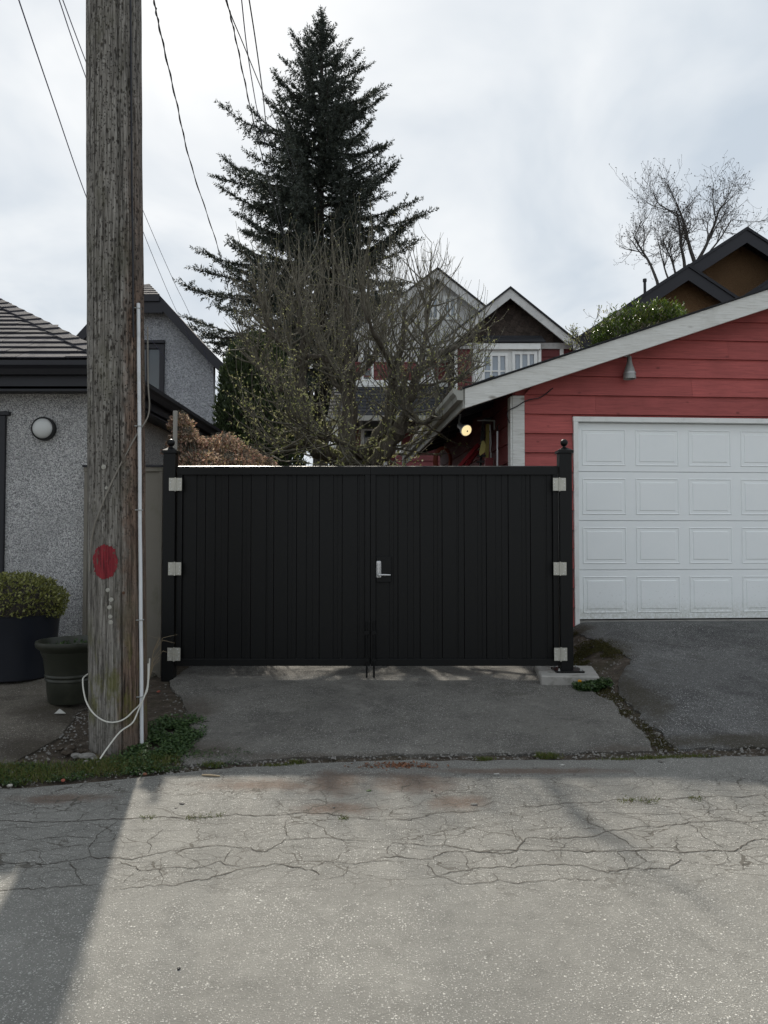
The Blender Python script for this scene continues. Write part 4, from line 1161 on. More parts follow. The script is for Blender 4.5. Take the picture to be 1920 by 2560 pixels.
for r_ in range(4):
    z0 = ZD0 + r_ * SH
    sec = MB().box(UD0, UD1, dv, dv + 0.0215, z0 + 0.003, z0 + SH - 0.003).build('door_section', M['door_white'], door, False, 0.0025)
    for c_ in range(8):
        link('raised_panel', pm, M['door_white'], sec, (UD0 + 0.058 + c_ * PW, dv - 0.0008, z0 + 0.070))
# bell lamp on the front wall
ub, zb = gpx(1564, 925)
bl = thing('wall_lamp', 'grey metal bell lamp under the bargeboard on red siding', 'lamp', GO + Matrix.Rotation(GA, 3, 'Z') @ Vector((ub, -0.03, zb)), GA)
hb = az(1564, 896, 8.6) - az(1564, 952, 8.6)
prof = [(0.022, hb * 0.5), (0.024, hb * 0.48), (0.028, hb * 0.28), (0.040, hb * 0.10), (0.052, -hb * 0.02), (0.066, -hb * 0.24), (0.071, -hb * 0.38), (0.071, -hb * 0.5), (0.064, -hb * 0.5), (0.060, -hb * 0.3), (0.03, 0.0), (0.004, 0.0)]
MB().lathe(prof, (0.0, -0.085, 0), 28, 'z', False).build('bell', M['galvanized'], bl, True)
MB().lathe([(0.0725, -hb * 0.22), (0.0735, -hb * 0.245), (0.0725, -hb * 0.27)], (0, -0.085, 0), 28, 'z', False).build('band', M['silver_tube'], bl, True)
MB().tube([(0, -0.085, hb * 0.48), (0, -0.075, hb * 0.62), (0, -0.01, hb * 0.66)], 0.009, 8).build('arm', M['galvanized'], bl, True)
MB().box(-0.035, 0.035, -0.012, 0.004, hb * 0.55, hb * 0.80).build('mount', M['galvanized'], bl)
# thin black cord on the wall at the corner board
def gw(u, v, z): return GO + Matrix.Rotation(GA, 3, 'Z') @ Vector((u, v, z))
pts = [gw(*p) for p in ((0.45, -0.045, gpx(1372, 972)[1]), (0.30, -0.05, gpx(1340, 995)[1]), (0.14, -0.06, gpx(1310, 1003)[1]), (0.02, -0.075, gpx(1292, 1018)[1]), (-0.09, -0.06, gpx(1280, 1032)[1]), (-0.07, -0.05, gpx(1284, 1060)[1]))]
o = cable('cord', pts, 0.006, M['wire_black'], '')
tag(o, 'thin black cord drooping across the white corner board', 'cord')

# ---- things kept under the garage eave
fl = thing('flood_lamp', 'silver flood lamp with warm glowing bulb under the garage eave', 'lamp', at(1163, 1074, 9.05))
ldir = Vector((0.42, -0.85, -0.50)).normalized()
rot = (ldir).to_track_quat('Z', 'Y').to_matrix()
def rl(m_): m_.v = [tuple(rot @ Vector(q)) for q in m_.v]; return m_
rl(MB().lathe([(0.030, -0.155), (0.034, -0.15), (0.036, -0.085), (0.045, -0.06), (0.062, -0.02), (0.074, 0.015), (0.076, 0.03), (0.071, 0.032)], (0, 0, 0), 28, 'z', True)).build('shade', M['silver_tube'], fl, True)
rl(MB().lathe([(0.070, 0.028), (0.064, 0.040), (0.045, 0.050), (0.022, 0.055), (0.001, 0.056)], (0, 0, 0), 28, 'z', False)).build('bulb', M['lit_bulb'], fl, True)
rl(MB().lathe([(0.011, 0.0555), (0.007, 0.0575), (0.001, 0.058)], (0, 0, 0), 14, 'z', False)).build('bulb_tip', M['key_dark'], fl, True)
q = -ldir * 0.15
MB().tube([q, q + Vector((0.0, 0.05, 0.05)), q + Vector((0.02, 0.07, 0.15))], 0.012, 8).build('arm', M['galvanized'], fl, True)
gb = gz(1.2, 9)
def bar(p, q, w, d, m_, par, name):
    p, q = Vector(p), Vector(q); t_ = (q - p).normalized(); s_ = Vector((1, 0, 0)); s_ = (s_ - t_ * s_.dot(t_)).normalized(); b_ = t_.cross(s_)
    mm = MB().hexa([p - s_ * w - b_ * d, p + s_ * w - b_ * d, p + s_ * w + b_ * d, p - s_ * w + b_ * d], [q - s_ * w - b_ * d, q + s_ * w - b_ * d, q + s_ * w + b_ * d, q - s_ * w + b_ * d])
    return mm.build(name, m_, par)
lad = thing('step_ladder', 'yellow and black step ladder leaning under the garage eave', 'ladder', (0, 0, 0))
tp = at(1214, 1052, 9.7); tb = at(1221, 1062, 9.62)
bar(at(1188, 1165, 9.5) - Vector((0.06, 0.12, 1.9)), at(1207, 1060, 9.7), 0.014, 0.03, M['rubber_black'], lad, 'rail')
bar(at(1206, 1165, 9.4) - Vector((0.02, 0.12, 1.9)), at(1219, 1062, 9.6), 0.020, 0.03, M['yellow_fibre'], lad, 'rail')
bar(at(1235, 1165, 9.9) + Vector((0.10, 0.2, -1.9)), at(1224, 1062, 9.72), 0.011, 0.02, M['silver_tube'], lad, 'rail')
for k in range(7):
    p = at(1190 + 2.1 * k, 1170 - 15 * (k), 9.52 + 0.025 * k)
    if k: bar(p, p + Vector((0.10, -0.05, 0.0)), 0.02, 0.012, M['rubber_black'], lad, 'rung')
MB().box(tp.x - 0.045, tp.x + 0.06, 9.58, 9.78, tp.z - 0.03, tp.z + 0.025).build('top_cap', M['rubber_black'], lad, False, 0.008)
yb_ = thing('yellow_paddle', 'pale yellow plastic blade hanging in front of the ladder', 'tool', at(1208, 1122, 9.3))
MB().prism([(-0.02, 0.10), (0.012, 0.10), (0.040, 0.04), (0.028, -0.04), (-0.04, -0.09), (-0.05, -0.05)], -0.012, 0.012, 'y').build('blade', M['yellow_fibre'], yb_, False, 0.004)
MB().tube([(0, 0, 0.10), (0.015, 0.0, 0.30)], 0.012, 8).build('handle', M['rubber_black'], yb_)
rd = thing('hand_truck', 'red steel hand truck frame tilted behind the gate', 'hand truck', (0, 0, 0))
p0, p1 = at(1148, 1168, 9.3), at(1196, 1112, 9.5)
dn = (p1 - p0).normalized()
bar(p0 - dn * 1.1, p1, 0.022, 0.022, M['red_tool'], rd, 'rail')
bar(p0 - dn * 1.1 + Vector((0.16, 0.25, 0.02)), p1 + Vector((0.02, 0.25, -0.06)), 0.022, 0.022, M['red_tool'], rd, 'rail')
for k in range(3):
    p = p0 - dn * (0.05 + 0.35 * k)
    bar(p, p + Vector((0.13, 0.25, 0.0)), 0.015, 0.015, M['red_tool'], rd, 'crossbar')
bar(at(1222, 1172, 9.35), at(1222, 1145, 9.35), 0.05, 0.04, M['red_tool'], rd, 'hub')
hs = thing('hose_coil', 'orange hose coil hanging under the far eave', 'hose', (0, 0, 0))
c = at(1108, 1150, 11.2)
for k in range(4):
    pts = [(c.x + (0.10 + 0.012 * k) * math.cos(a * 0.3491), c.y + 0.03 * k, c.z + (0.17 + 0.012 * k) * math.sin(a * 0.3491)) for a in range(19)]
    MB().tube(pts, 0.016, 8, False).build('coil', M['orange_tool'], hs, True)
pl2 = thing('long_pole', 'thin white pole standing against the dark garage side wall', 'pole', (0, 0, 0))
q1 = gw(-0.12, 0.35, gpx(1272, 1078, 0.35)[1]); q0 = Vector((q1.x - 0.02, q1.y - 0.05, gb))
MB().tube([q0, q1], 0.010, 8).build('tube', M['pvc'], pl2, True)
MB().tube([q1, q1 + Vector((0.0, 0, 0.06)), q1 + Vector((0.03, 0, 0.09))], 0.006, 6).build('hook', M['rubber_black'], pl2, True)
rk = thing('rake', 'grey metal rake handle propped by the ladder under the eave', 'rake', (0, 0, 0))
q1 = at(1243, 1098, 9.9); q0 = Vector((q1.x + 0.10, 9.75, gb)); q0 = Vector((ax(1262, 1165, 9.8) + 0.25, 9.6, gb))
MB().tube([q0, q1], 0.014, 8).build('handle', M['silver_tube'], rk, True)
MB().box(q1.x - 0.10, q1.x + 0.10, q1.y - 0.01, q1.y + 0.012, q1.z, q1.z + 0.025).build('head', M['rubber_black'], rk)
for k in range(7):
    MB().box(q1.x - 0.097 + 0.031 * k, q1.x - 0.089 + 0.031 * k, q1.y - 0.07, q1.y - 0.011, q1.z + 0.006, q1.z + 0.016).build('tine', M['rubber_black'], rk)
br = thing('shelf_bracket', 'small grey metal bracket fixed high on the dark garage side wall', 'bracket', gw(-0.06, 0.9, gpx(1255, 1052, 0.9)[1]), GA)
MB().box(-0.20, 0.03, -0.012, 0.012, -0.008, 0.008).build('arm', M['galvanized'], br)
MB().box(0.015, 0.032, -0.0125, 0.0125, -0.12, -0.0085).build('plate', M['galvanized'], br)

# ------------------------------------------------------------------ houses behind
def gable(par, apex, left, right, Y, depth, fw, ov, wallm, fasm, roofm, zbase, eov=0.25, wl=True, wr=True, thick=0.06):
    """roof with a gable facing the lane. apex/left/right are (x, z) of the outer roof line, Y the front of the bargeboards."""
    (xa, za), (xl, zl), (xr, zr) = apex, left, right
    for (xe, ze) in ((xl, zl), (xr, zr)):
        MB().prism([(xa, za), (xe, ze), (xe, ze - thick), (xa, za - thick)], Y - 0.04, Y + depth, 'y').build('roof', roofm, par)
        g0 = thick + 0.002
        MB().prism([(xa, za - g0), (xe, ze - g0), (xe, ze - g0 - fw), (xa, za - g0 - fw)], Y, Y + 0.05, 'y').build('bargeboard', fasm, par)
        MB().prism([(xa, za - g0), (xe, ze - g0), (xe, ze - g0 - 0.04), (xa, za - g0 - 0.04)], Y + 0.051, Y + ov + 0.3, 'y').build('soffit', M['dark_trim'] if fasm is M['dark_trim'] else M['grey_batten'], par)
    def zl_(x): return za - thick - 0.04 + ((zl - za) * (x - xa) / (xl - xa) if x < xa else (zr - za) * (x - xa) / (xr - xa))
    x0 = xl + eov; x1 = xr - eov
    return MB().prism([(x0, zbase), (x0, zl_(x0)), (xa, zl_(xa)), (x1, zl_(x1)), (x1, zbase)], Y + ov, Y + ov + 0.2, 'y').build('wall', wallm, par)
def XZ(px, py, Y): p = at(px, py, Y); return (p.x, p.z)
def window(par, px0, px1, py0, py1, Y, framem, panem, mull=(), fr=0.07, bars=None, proud=0.05):
    x0, z1 = XZ(px0, py0, Y); x1, z0 = XZ(px1, py1, Y)
    w = MB(); w.box(x0, x0 + fr, Y - proud, Y, z0, z1); w.box(x1 - fr, x1, Y - proud, Y, z0, z1)
    w.box(x0 + fr, x1 - fr, Y - proud, Y, z1 - fr, z1); w.box(x0 + fr, x1 - fr, Y - proud, Y, z0, z0 + fr)
    wo = w.build('window', framem, par)
    xs = [x0 + fr] + [x0 + (x1 - x0) * q for q in mull] + [x1 - fr]
    for a_, b_ in zip(xs[:-1], xs[1:]):
        MB().box(a_ + 0.012, b_ - 0.012, Y - 0.02, Y - 0.004, z0 + fr + 0.001, z1 - fr - 0.001).build('pane', panem, wo)
    for q in mull:
        xx = x0 + (x1 - x0) * q
        MB().box(xx - 0.03, xx + 0.03, Y - proud + 0.004, Y - 0.003, z0 + fr, z1 - fr).build('mullion', framem, wo)
    if bars:
        for q in bars:
            zz_ = z0 + (z1 - z0) * q
            MB().box(x0 + fr, x1 - fr, Y - proud + 0.008, Y - 0.0205, zz_ - 0.02, zz_ + 0.02).build('glazing_bar', framem, wo)
    return wo
def lap_wall(par, px0, px1, py0, py1, Y, m_, expo=0.20):
    x0, z1 = XZ(px0, py0, Y); x1, z0 = XZ(px1, py1, Y)
    k = 0
    while z0 + k * expo < z1 - 0.02:
        a_ = z0 + k * expo; b_ = min(a_ + expo - 0.002, z1)
        MB().hexa([(x0, Y - 0.035, a_), (x1, Y - 0.035, a_), (x1, Y + 0.03, a_), (x0, Y + 0.03, a_)], [(x0, Y - 0.008, b_), (x1, Y - 0.008, b_), (x1, Y + 0.03, b_), (x0, Y + 0.03, b_)]).build('siding_board', m_, par)
        k += 1

# grey stucco house with clipped gable, behind the pole
HY = 21.0
h1 = thing('stucco_house', 'grey stucco house with steep dark clipped gable behind the pole', 'house', (0, 0, 0))
apx = XZ(341, 676, HY); lf = XZ(96, 938, HY); rg = XZ(566, 916, HY)
(xa, za), (xl, zl), (xr, zr) = apx, lf, rg
zc = az(341, 738, HY)
def xon(side, z):
    (xe, ze) = rg if side > 0 else lf
    return xa + (xe - xa) * (z - za) / (ze - za)
xc0, xc1 = xon(-1, zc), xon(1, zc)
clipd = 1.15
for (xe, ze, xc) in ((xl, zl, xc0), (xr, zr, xc1)):
    xm = xc + (xe - xc) * 0.62; zm = zc + (ze - zc) * 0.62 - 0.05      # slight bell-cast kick
    top = [(xa, HY + clipd, za), (xc, HY, zc), (xm, HY, zm), (xe, HY, ze), (xe, HY + 8, ze), (xm, HY + 8, zm), (xa, HY + 8, za)]
    bot = [(x, y, z - 0.10) for x, y, z in top]
    n = len(top)
    MB().add(top + bot, [(0, 1, 2, 5, 6), (2, 3, 4, 5), (7, 12, 11, 9, 8), (9, 11, 10, 9 + 1)[:3], (1, 8, 9, 2), (2, 9, 10, 3), (3, 10, 11, 4), (0, 7, 8, 1)]).build('roof', M['shingle_dark'], h1)
    MB().prism([(xc, zc - 0.02), (xm, zm - 0.02), (xe, ze - 0.02), (xe, ze - 0.36), (xm, zm - 0.36), (xc, zc - 0.36)], HY - 0.05, HY + 0.02, 'y').build('bargeboard', M['dark_trim'], h1)
    MB().prism([(xc, zc - 0.10), (xm, zm - 0.10), (xe, ze - 0.10), (xe, ze - 0.14), (xm, zm - 0.14), (xc, zc - 0.14)], HY + 0.021, HY + 0.6, 'y').build('soffit', M['dark_trim'], h1)
# the clipped hip with its shingle courses
hipv = [(xc0, HY, zc), (xc1, HY, zc), (xa, HY + clipd, za)]
for k in range(6):
    f0, f1 = k / 6, (k + 1.15) / 6
    def HPt(f, sx, up): return ((xc0 if sx < 0 else xc1) * (1 - f) + xa * f, HY + clipd * f - 0.02, zc + (za - zc) * f + up)
    f1 = min(f1, 0.99)
    a_, b_, c_, d_ = HPt(f0, -1, 0.03), HPt(f0, 1, 0.03), HPt(f1, 1, 0.006), HPt(f1, -1, 0.006)
    MB().hexa([(x, y, z - 0.03) for x, y, z in (a_, b_, c_, d_)], [a_, b_, c_, d_]).build('shingle_course', M['shingle_dark'], h1)
MB().box(xc0 - 0.02, xc1 + 0.02, HY - 0.10, HY - 0.052, zc - 0.20, zc - 0.005).build('gutter', M['dark_trim'], h1)
MB().box(xc0 - 0.1, xc1 + 0.1, HY - 0.048, HY + 0.02, zc - 0.52, zc - 0.365 + 0.16).build('frieze', M['dark_trim'], h1)
MB().prism([(xl + 0.45, 0), (xl + 0.45, zl + 0.45), (xc0, zc - 0.12), (xc1, zc - 0.12), (xr - 0.45, zr + 0.35), (xr - 0.45, 0)], HY + 0.35, HY + 0.6, 'y').build('wall', M['stucco_far'], h1)
window(h1, 300, 411, 862, 985, HY + 0.35, M['dark_trim'], M['pane_dark'], (0.25, 0.62), 0.13, None, 0.09)
x0_, z1_ = XZ(290, 860, HY + 0.35); x1_, _ = XZ(414, 860, HY + 0.35)
MB().box(x0_, x1_, HY + 0.20, HY + 0.35, z1_, z1_ + 0.08).build('window_head', M['dark_trim'], h1)

# red house in the middle
RY = 20.0
h2 = thing('red_house', 'red house with two weathered gables and brown scallop shingles behind bare tree', 'house', (0, 0, 0))
zb_ = 0.2
gable(h2, XZ(1094, 668, RY + 0.8), XZ(868, 838, RY + 0.8), XZ(1330, 856, RY + 0.8), RY + 0.8, 7, 0.26, 0.35, M['grey_batten'], M['grey_batten'], M['shingle_black'], zb_, 0.3)
gable(h2, XZ(1276, 716, RY), XZ(1092, 860, RY), XZ(1462, 866, RY), RY, 8, 0.26, 0.45, M['shingle_brown'], M['grey_batten'], M['shingle_black'], zb_, 0.35)
WY = RY + 0.45
# scallop shingles in the second gable
def scallop():
    w, h = 0.245, 0.30; pts = [(-w / 2, h), (-w / 2, 0.09)]
    for k in range(7): a_ = math.pi + math.pi * k / 6; pts.append((w / 2 * math.cos(a_), 0.09 + 0.09 * math.sin(a_)))
    pts += [(w / 2, h)]
    mm = MB(); mm.add([(x, -0.030 if z < 0.2 else -0.006, z) for x, z in pts] + [(x, 0.0, z) for x, z in pts], [tuple(range(len(pts))), tuple(range(2 * len(pts) - 1, len(pts) - 1, -1))] + [(i, (i + 1) % len(pts), (i + 1) % len(pts) + len(pts), i + len(pts)) for i in range(len(pts))])
    return mm.mesh('scallop')
sc_me = scallop()
xa2, za2 = XZ(1276, 716, RY); z_lo = az(1276, 862, WY)
row = 0
while True:
    zz_ = z_lo + 0.165 * row
    half = (za2 - zz_ - 0.45) / 0.78
    if half < 0.15: break
    x = -half + (0.123 if row % 2 else 0)
    while x < half:
        link('scallop_shingle', sc_me, M['shingle_brown'], h2, (xa2 + x, WY - 0.002 - 0.0004 * (row % 2), zz_ + rng.uniform(-.006, .006)))
        x += 0.247
    row += 1
# skirt roof, trim band, bay
def slabbox(name, px0, px1, py0, py1, ya, yb, m_):
    x0, z1 = XZ(px0, py0, ya); x1, z0 = XZ(px1, py1, ya)
    return MB().box(x0, x1, ya, yb, z0, z1).build(name, m_, h2, False, 0.006)
bx0, zt_ = XZ(1203, 840, WY - 0.05); bx1, zm_ = XZ(1362, 857, WY - 0.5)
for k in range(4):
    za_, zb2 = zt_ + (zm_ - zt_) * k / 4, zt_ + (zm_ - zt_) * (k + 1) / 4
    ya_, yb2 = WY - 0.05 - 0.14 * k, WY - 0.05 - 0.14 * (k + 1)
    MB().prism([(ya_, za_ + 0.012), (yb2, zb2 + 0.02), (yb2, zb2 - 0.012), (ya_, za_ - 0.02)], bx0, bx1, 'x').build('skirt_shingle', M['shingle_black'], h2)
slabbox('trim_band', 1150, 1432, 857, 872, WY - 0.10, WY - 0.001, M['grey_batten'])
slabbox('bay_trim', 1195, 1352, 858, 873, WY - 0.58, WY - 0.101, M['white_trim'])
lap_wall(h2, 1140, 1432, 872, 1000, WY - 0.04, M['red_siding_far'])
slabbox('corner_board', 1346, 1354, 873, 985, WY - 0.50, WY - 0.05, M['white_trim'])
slabbox('corner_board', 1184, 1194, 873, 1010, WY - 0.50, WY - 0.05, M['white_trim'])
slabbox('bay', 1194, 1346, 873, 1010, WY - 0.46, WY - 0.05, M['white_trim'])
slabbox('corner_board', 1136, 1144, 872, 1010, WY - 0.09, WY - 0.03, M['white_trim'])
slabbox('corner_board', 1400, 1410, 872, 960, WY - 0.10, WY - 0.045, M['white_trim'])
window(h2, 1204, 1270, 884, 985, WY - 0.465, M['white_trim'], M['pane_pale'], (0.36, 0.66), 0.075, (0.56,))
window(h2, 1280, 1342, 880, 985, WY - 0.465, M['white_trim'], M['pane_pale'], (0.36, 0.66), 0.075, (0.56,))
# left body: gable window, battens, lower roof, porch wall
GY2 = RY + 1.15
window(h2, 1064, 1098, 742, 800, GY2 - 0.01, M['white_trim'], M['pane_pale'], (0.5,), 0.07)
window(h2, 1108, 1142, 742, 800, GY2 - 0.01, M['white_trim'], M['pane_pale'], (0.5,), 0.07)
for k in range(17):
    x0, z1 = XZ(930 + 18 * k, 700 + abs(930 + 18 * k - 1094) * 0.76 + 40, GY2); _, z0 = XZ(940, 945, GY2)
    if 1055 < 930 + 18 * k < 1150: z1 = min(z1, az(1100, 812, GY2))
    if z1 > z0: MB().box(x0 - 0.025, x0 + 0.025, GY2 - 0.03, GY2 + 0.01, z0, z1).build('batten', M['grey_batten'], h2)
lap_wall(h2, 872, 1142, 905, 960, GY2 - 0.04, M['red_siding_far'])
slabbox('trim_band', 872, 1142, 950, 968, GY2 - 0.12, GY2 - 0.036, M['white_trim'])
window(h2, 902, 934, 870, 955, GY2 - 0.05, M['white_trim'], M['pane_dark'], (), 0.08, (0.5,))
window(h2, 1040, 1085, 880, 950, GY2 - 0.05, M['white_trim'], M['pane_dark'], (0.5,), 0.08)
px_0, pz1 = XZ(832, 968, GY2 - 0.1); px_1, pz0 = XZ(1146, 1040, GY2 - 1.9)
for k in range(9):
    za_, zb2 = pz1 + (pz0 - pz1) * k / 9, pz1 + (pz0 - pz1) * (k + 1) / 9
    ya_, yb2 = GY2 - 0.125 - 0.2 * k, GY2 - 0.125 - 0.2 * (k + 1)
    MB().prism([(ya_, za_ + 0.01), (yb2, zb2 + 0.03), (yb2, zb2 - 0.01), (ya_, za_ - 0.03)], px_0, px_1, 'x').build('porch_shingle', M['shingle_black'], h2)
MB().box(px_0 - 0.05, px_1 + 0.05, GY2 - 2.04, GY2 - 1.93, pz0 - 0.14, pz0 - 0.005).build('porch_gutter', M['gutter_paint'], h2)
MB().box(px_0, px_1, GY2 - 1.925, GY2 - 0.3, pz0 - 0.13, pz0 - 0.10).build('porch_soffit', M['dark_trim'], h2)
lap_wall(h2, 870, 1146, 1046, 1240, GY2 - 0.35, M['red_siding_far'], 0.19)
for (a_, b_) in ((902, 968), (1100, 1108)):
    if b_ - a_ > 20: window(h2, a_, b_, 1068, 1230, GY2 - 0.40, M['white_trim'], M['pane_dark'], (0.5,), 0.10, (0.55,))
    else: slabbox('corner_board', a_, b_, 1046, 1250, GY2 - 0.44, GY2 - 0.3, M['white_trim'])
for px in (838, 996):
    p = at(px, 1045, GY2 - 1.75); MB().box(p.x - 0.07, p.x + 0.07, GY2 - 1.82, GY2 - 1.68, 0.2, pz0 - 0.131).build('porch_post', M['white_trim'], h2)
lap_wall(h2, 990, 1110, 1138, 1260, GY2 - 1.95, M['red_siding_far'], 0.16)

# dark brown house at the right
h3 = thing('brown_house', 'brown stucco house with dark overlapping gables above the red garage', 'house', (0, 0, 0))
BY = 24.0
gable(h3, XZ(1867, 567, BY), XZ(1437, 846, BY), XZ(2297, 846, BY), BY, 9, 0.42, 0.8, M['stucco_brown'], M['dark_trim'], M['shingle_black'], 0.2, 0.6, thick=0.10)
gable(h3, XZ(1721, 660, BY - 1.4), XZ(1556, 768, BY - 1.4), XZ(1868, 758, BY - 1.4), BY - 1.4, 2.2, 0.40, 0.55, M['stucco_brown'], M['dark_trim'], M['shingle_black'], 0.2, 0.5, thick=0.10)
gable(h3, XZ(2010, 640, BY - 1.0), XZ(1838, 752, BY - 1.0), XZ(2180, 752, BY - 1.0), BY - 1.0, 1.8, 0.30, 0.5, M['stucco_brown'], M['dark_trim'], M['shingle_black'], 0.2, 0.5, thick=0.10)
vp = at(1612, 715, BY + 2); MB().lathe([(0.05, vp.z - 0.6), (0.05, vp.z + 0.15), (0.07, vp.z + 0.15), (0.07, vp.z + 0.25), (0.02, vp.z + 0.27)], (vp.x, BY + 2, 0), 10).build('vent_pipe', M['dark_trim'], h3)

# ------------------------------------------------------------------ trees and plants
def curve_pts(p, d, L, n, g, up=0.0, wig=0.12):
    pts = [np.array(p, float)]; d = np.array(d, float); d /= np.linalg.norm(d)
    for k in range(n):
        d = d + np.array([0, 0, up]) / n + g.normal(size=3) * wig
        d /= np.linalg.norm(d)
        pts.append(pts[-1] + d * L / n)
    return pts, d

# fir
FY = 40.0; FS = FY / 26.0
base = at(800, 1180, FY); fx = base.x
fir_top = az(800, 28, FY)
fir = thing('fir_tree', 'tall dark fir tree rising behind the bare apple tree', 'tree', (fx, FY, 0.2))
LEN_Y = [28, 60, 100, 140, 180, 240, 290, 350, 420, 480, 540, 600, 680, 760, 860, 960]
LEN_L = [2, 26, 66, 84, 108, 152, 182, 210, 232, 245, 250, 262, 300, 345, 330, 300]
LEN_R = [2, 24, 60, 98, 122, 156, 164, 168, 172, 188, 245, 295, 270, 250, 230, 220]
g = np.random.default_rng(5)
trm = MB().tube([(0, 0, -0.3), (0.05, 0, 9), (-0.06, 0, 18), (0.03, 0, fir_top - 3.4), (0, 0, fir_top - 0.7)], [0.50, 0.38, 0.25, 0.10, 0.015], 10)
trm.build('trunk', M['bark_fir'], fir, True)
brm = MB()
TP = []; TD = []
nb = 290
for i in range(nb):
    f = (i + 0.5) / nb
    z = fir_top - 0.3 - (fir_top - 8.0) * f ** 0.88
    azm = i * 2.39996 + g.uniform(-0.5, 0.5)
    cx = math.cos(azm); sy = math.sin(azm)
    pyy = 1340 - (z - 1.5) * FPX / FY
    lr = np.interp(pyy, LEN_Y, LEN_R if cx > 0 else LEN_L); lo_ = np.interp(pyy, LEN_Y, LEN_L if cx > 0 else LEN_R)
    L = (lr * abs(cx) + 0.5 * (lr + lo_) * (1 - abs(cx))) * FY / FPX * g.uniform(0.70, 1.16)
    if i % 6 == 3: L *= 0.6
    L *= 1.05 + 0.28 * noise.noise(Vector((cx * 1.7, sy * 1.7, z * 0.33)))
    if i % 9 == 4 and f > 0.08: continue
    el = np.interp(f, [0, 0.10, 0.3, 0.6, 1], [1.05, 0.66, 0.36, 0.10, -0.10]) + g.uniform(-0.24, 0.24)
    d = np.array([cx * math.cos(el), sy * math.cos(el), math.sin(el)])
    n = max(5, int(L / 0.42))
    p = np.array([0, 0, z - max(0, math.sin(el)) * L * 0.5]); pts = [p]
    for k in range(n):
        t = k / n
        d = d + np.array([0, 0, (-0.10 if t < 0.5 else 0.30)]) * 2.6 / n + g.normal(size=3) * 0.04; d = d / np.linalg.norm(d)
        p = p + d * L / n; pts.append(p)
    brm.tube(pts, [0.012 + 0.07 * (1 - k / n) * min(1, L / 4) for k in range(n + 1)], 4, False)
    pts = np.array(pts)
    seg = np.linalg.norm(np.diff(pts, axis=0), axis=1); cum = np.concatenate([[0], np.cumsum(seg)])
    s = 0.16 * L if L > 1.2 else 0.05
    while s < L * 0.995:
        k = max(0, min(len(seg) - 1, np.searchsorted(cum, s) - 1))
        q = pts[k] + (pts[k + 1] - pts[k]) * (s - cum[k]) / max(seg[k], 1e-6)
        fd = (pts[k + 1] - pts[k]) / max(seg[k], 1e-6)
        side = np.cross(fd, [0, 0, 1]); side /= max(np.linalg.norm(side), 1e-6)
        for sg in (-1, 1, 0):
            if g.random() < 0.18: continue
            taper = (1 - s / L)
            tl = (0.32 + 1.25 * taper ** 0.7 * min(1.0, L / 3.5)) * g.uniform(0.5, 1.25)
            hang = g.uniform(-1.25, 0.15) if f > 0.12 else g.uniform(-0.1, 0.5)
            if taper < 0.25: hang = g.uniform(-0.2, 0.6)
            if sg == 0: hang -= 0.35; tl *= 0.7
            td = fd * g.uniform(0.5, 1.0) + side * sg * g.uniform(0.4, 1.0) + np.array([0, 0, hang])
            td /= np.linalg.norm(td)
            nt = max(2, int(tl / 0.085)); drop = g.uniform(0.0, 1.0) * (f > 0.12) * (taper > 0.2)
            qq = q.copy(); dd = td.copy()
            for _ in range(nt):
                TP.append(qq.copy()); TD.append(dd.copy()); qq = qq + dd * tl / nt
                dd = dd + np.array([0, 0, -drop * 0.2]) + g.normal(size=3) * 0.10; dd /= np.linalg.norm(dd)
        TP.append(q); TD.append(fd)
        s += 0.21
    for k in range(7):
        TP.append(pts[-1] + d * 0.07 * k); TD.append(d)
for k in range(70):
    TP.append(np.array([g.normal() * 0.03, g.normal() * 0.03, fir_top - 2.4 + 2.4 * k / 70])); TD.append(np.array([g.normal() * .5, g.normal() * .5, 0.9]))
brm.build('branches', M['bark_fir'], fir)['kind'] = 'stuff'
TP = np.array(TP); TD = norm(np.array(TD))
VV = []; FF = []; b = 0
for rep in range(4):
    n = len(TP)
    rnd = norm(np.cross(TD, g.normal(size=(n, 3))))
    D = norm(TD * g.uniform(0.35, 0.9, n)[:, None] + rnd * 0.75)
    V, F = leaf_quads(TP + TD * g.uniform(-0.05, 0.05, n)[:, None], D, g.normal(size=(n, 3)), g.uniform(0.12, 0.22, n), g.uniform(0.035, 0.065, n))
    VV.append(V); FF.append(F + b); b += len(V)
print('fir quads', b // 4)
np_mesh('crown', np.concatenate(VV), np.concatenate(FF), M['fir_needles'], fir)

# apple tree, many water shoots, first buds
apple = thing('apple_tree', 'bare mossy apple tree with long upright shoots just behind the gate', 'tree', (0, 0, 0))
g = np.random.default_rng(9)
AY = 10.4
limb = MB(); twig = MB()
nodes = []         # (point, dir, radius) where shoots may start
def limb_px(pts, r0, r1):
    P = [at(px, py, Y) for px, py, Y in pts]
    out = []; 
    for i in range(len(P) - 1):
        p0, p1, p2, p3 = P[max(i - 1, 0)], P[i], P[i + 1], P[min(i + 2, len(P) - 1)]
        for k in range(5):
            t = k / 5
            q = 0.5 * ((2 * p1) + (-p0 + p2) * t + (2 * p0 - 5 * p1 + 4 * p2 - p3) * t * t + (-p0 + 3 * p1 - 3 * p2 + p3) * t ** 3)
            out.append(q + Vector(tuple(g.normal(size=3) * 0.012)))
    out.append(P[-1])
    n = len(out)
    rad = [r0 + (r1 - r0) * k / (n - 1) for k in range(n)]
    rad = [r_ * (1 + 0.14 * g.normal()) for r_ in rad]
    limb.tube(out, rad, 9)
    for k in range(2, n): nodes.append((np.array(out[k]), np.array((out[k] - out[k - 1]).normalized()), rad[k]))
BS = (865, 1330, AY)
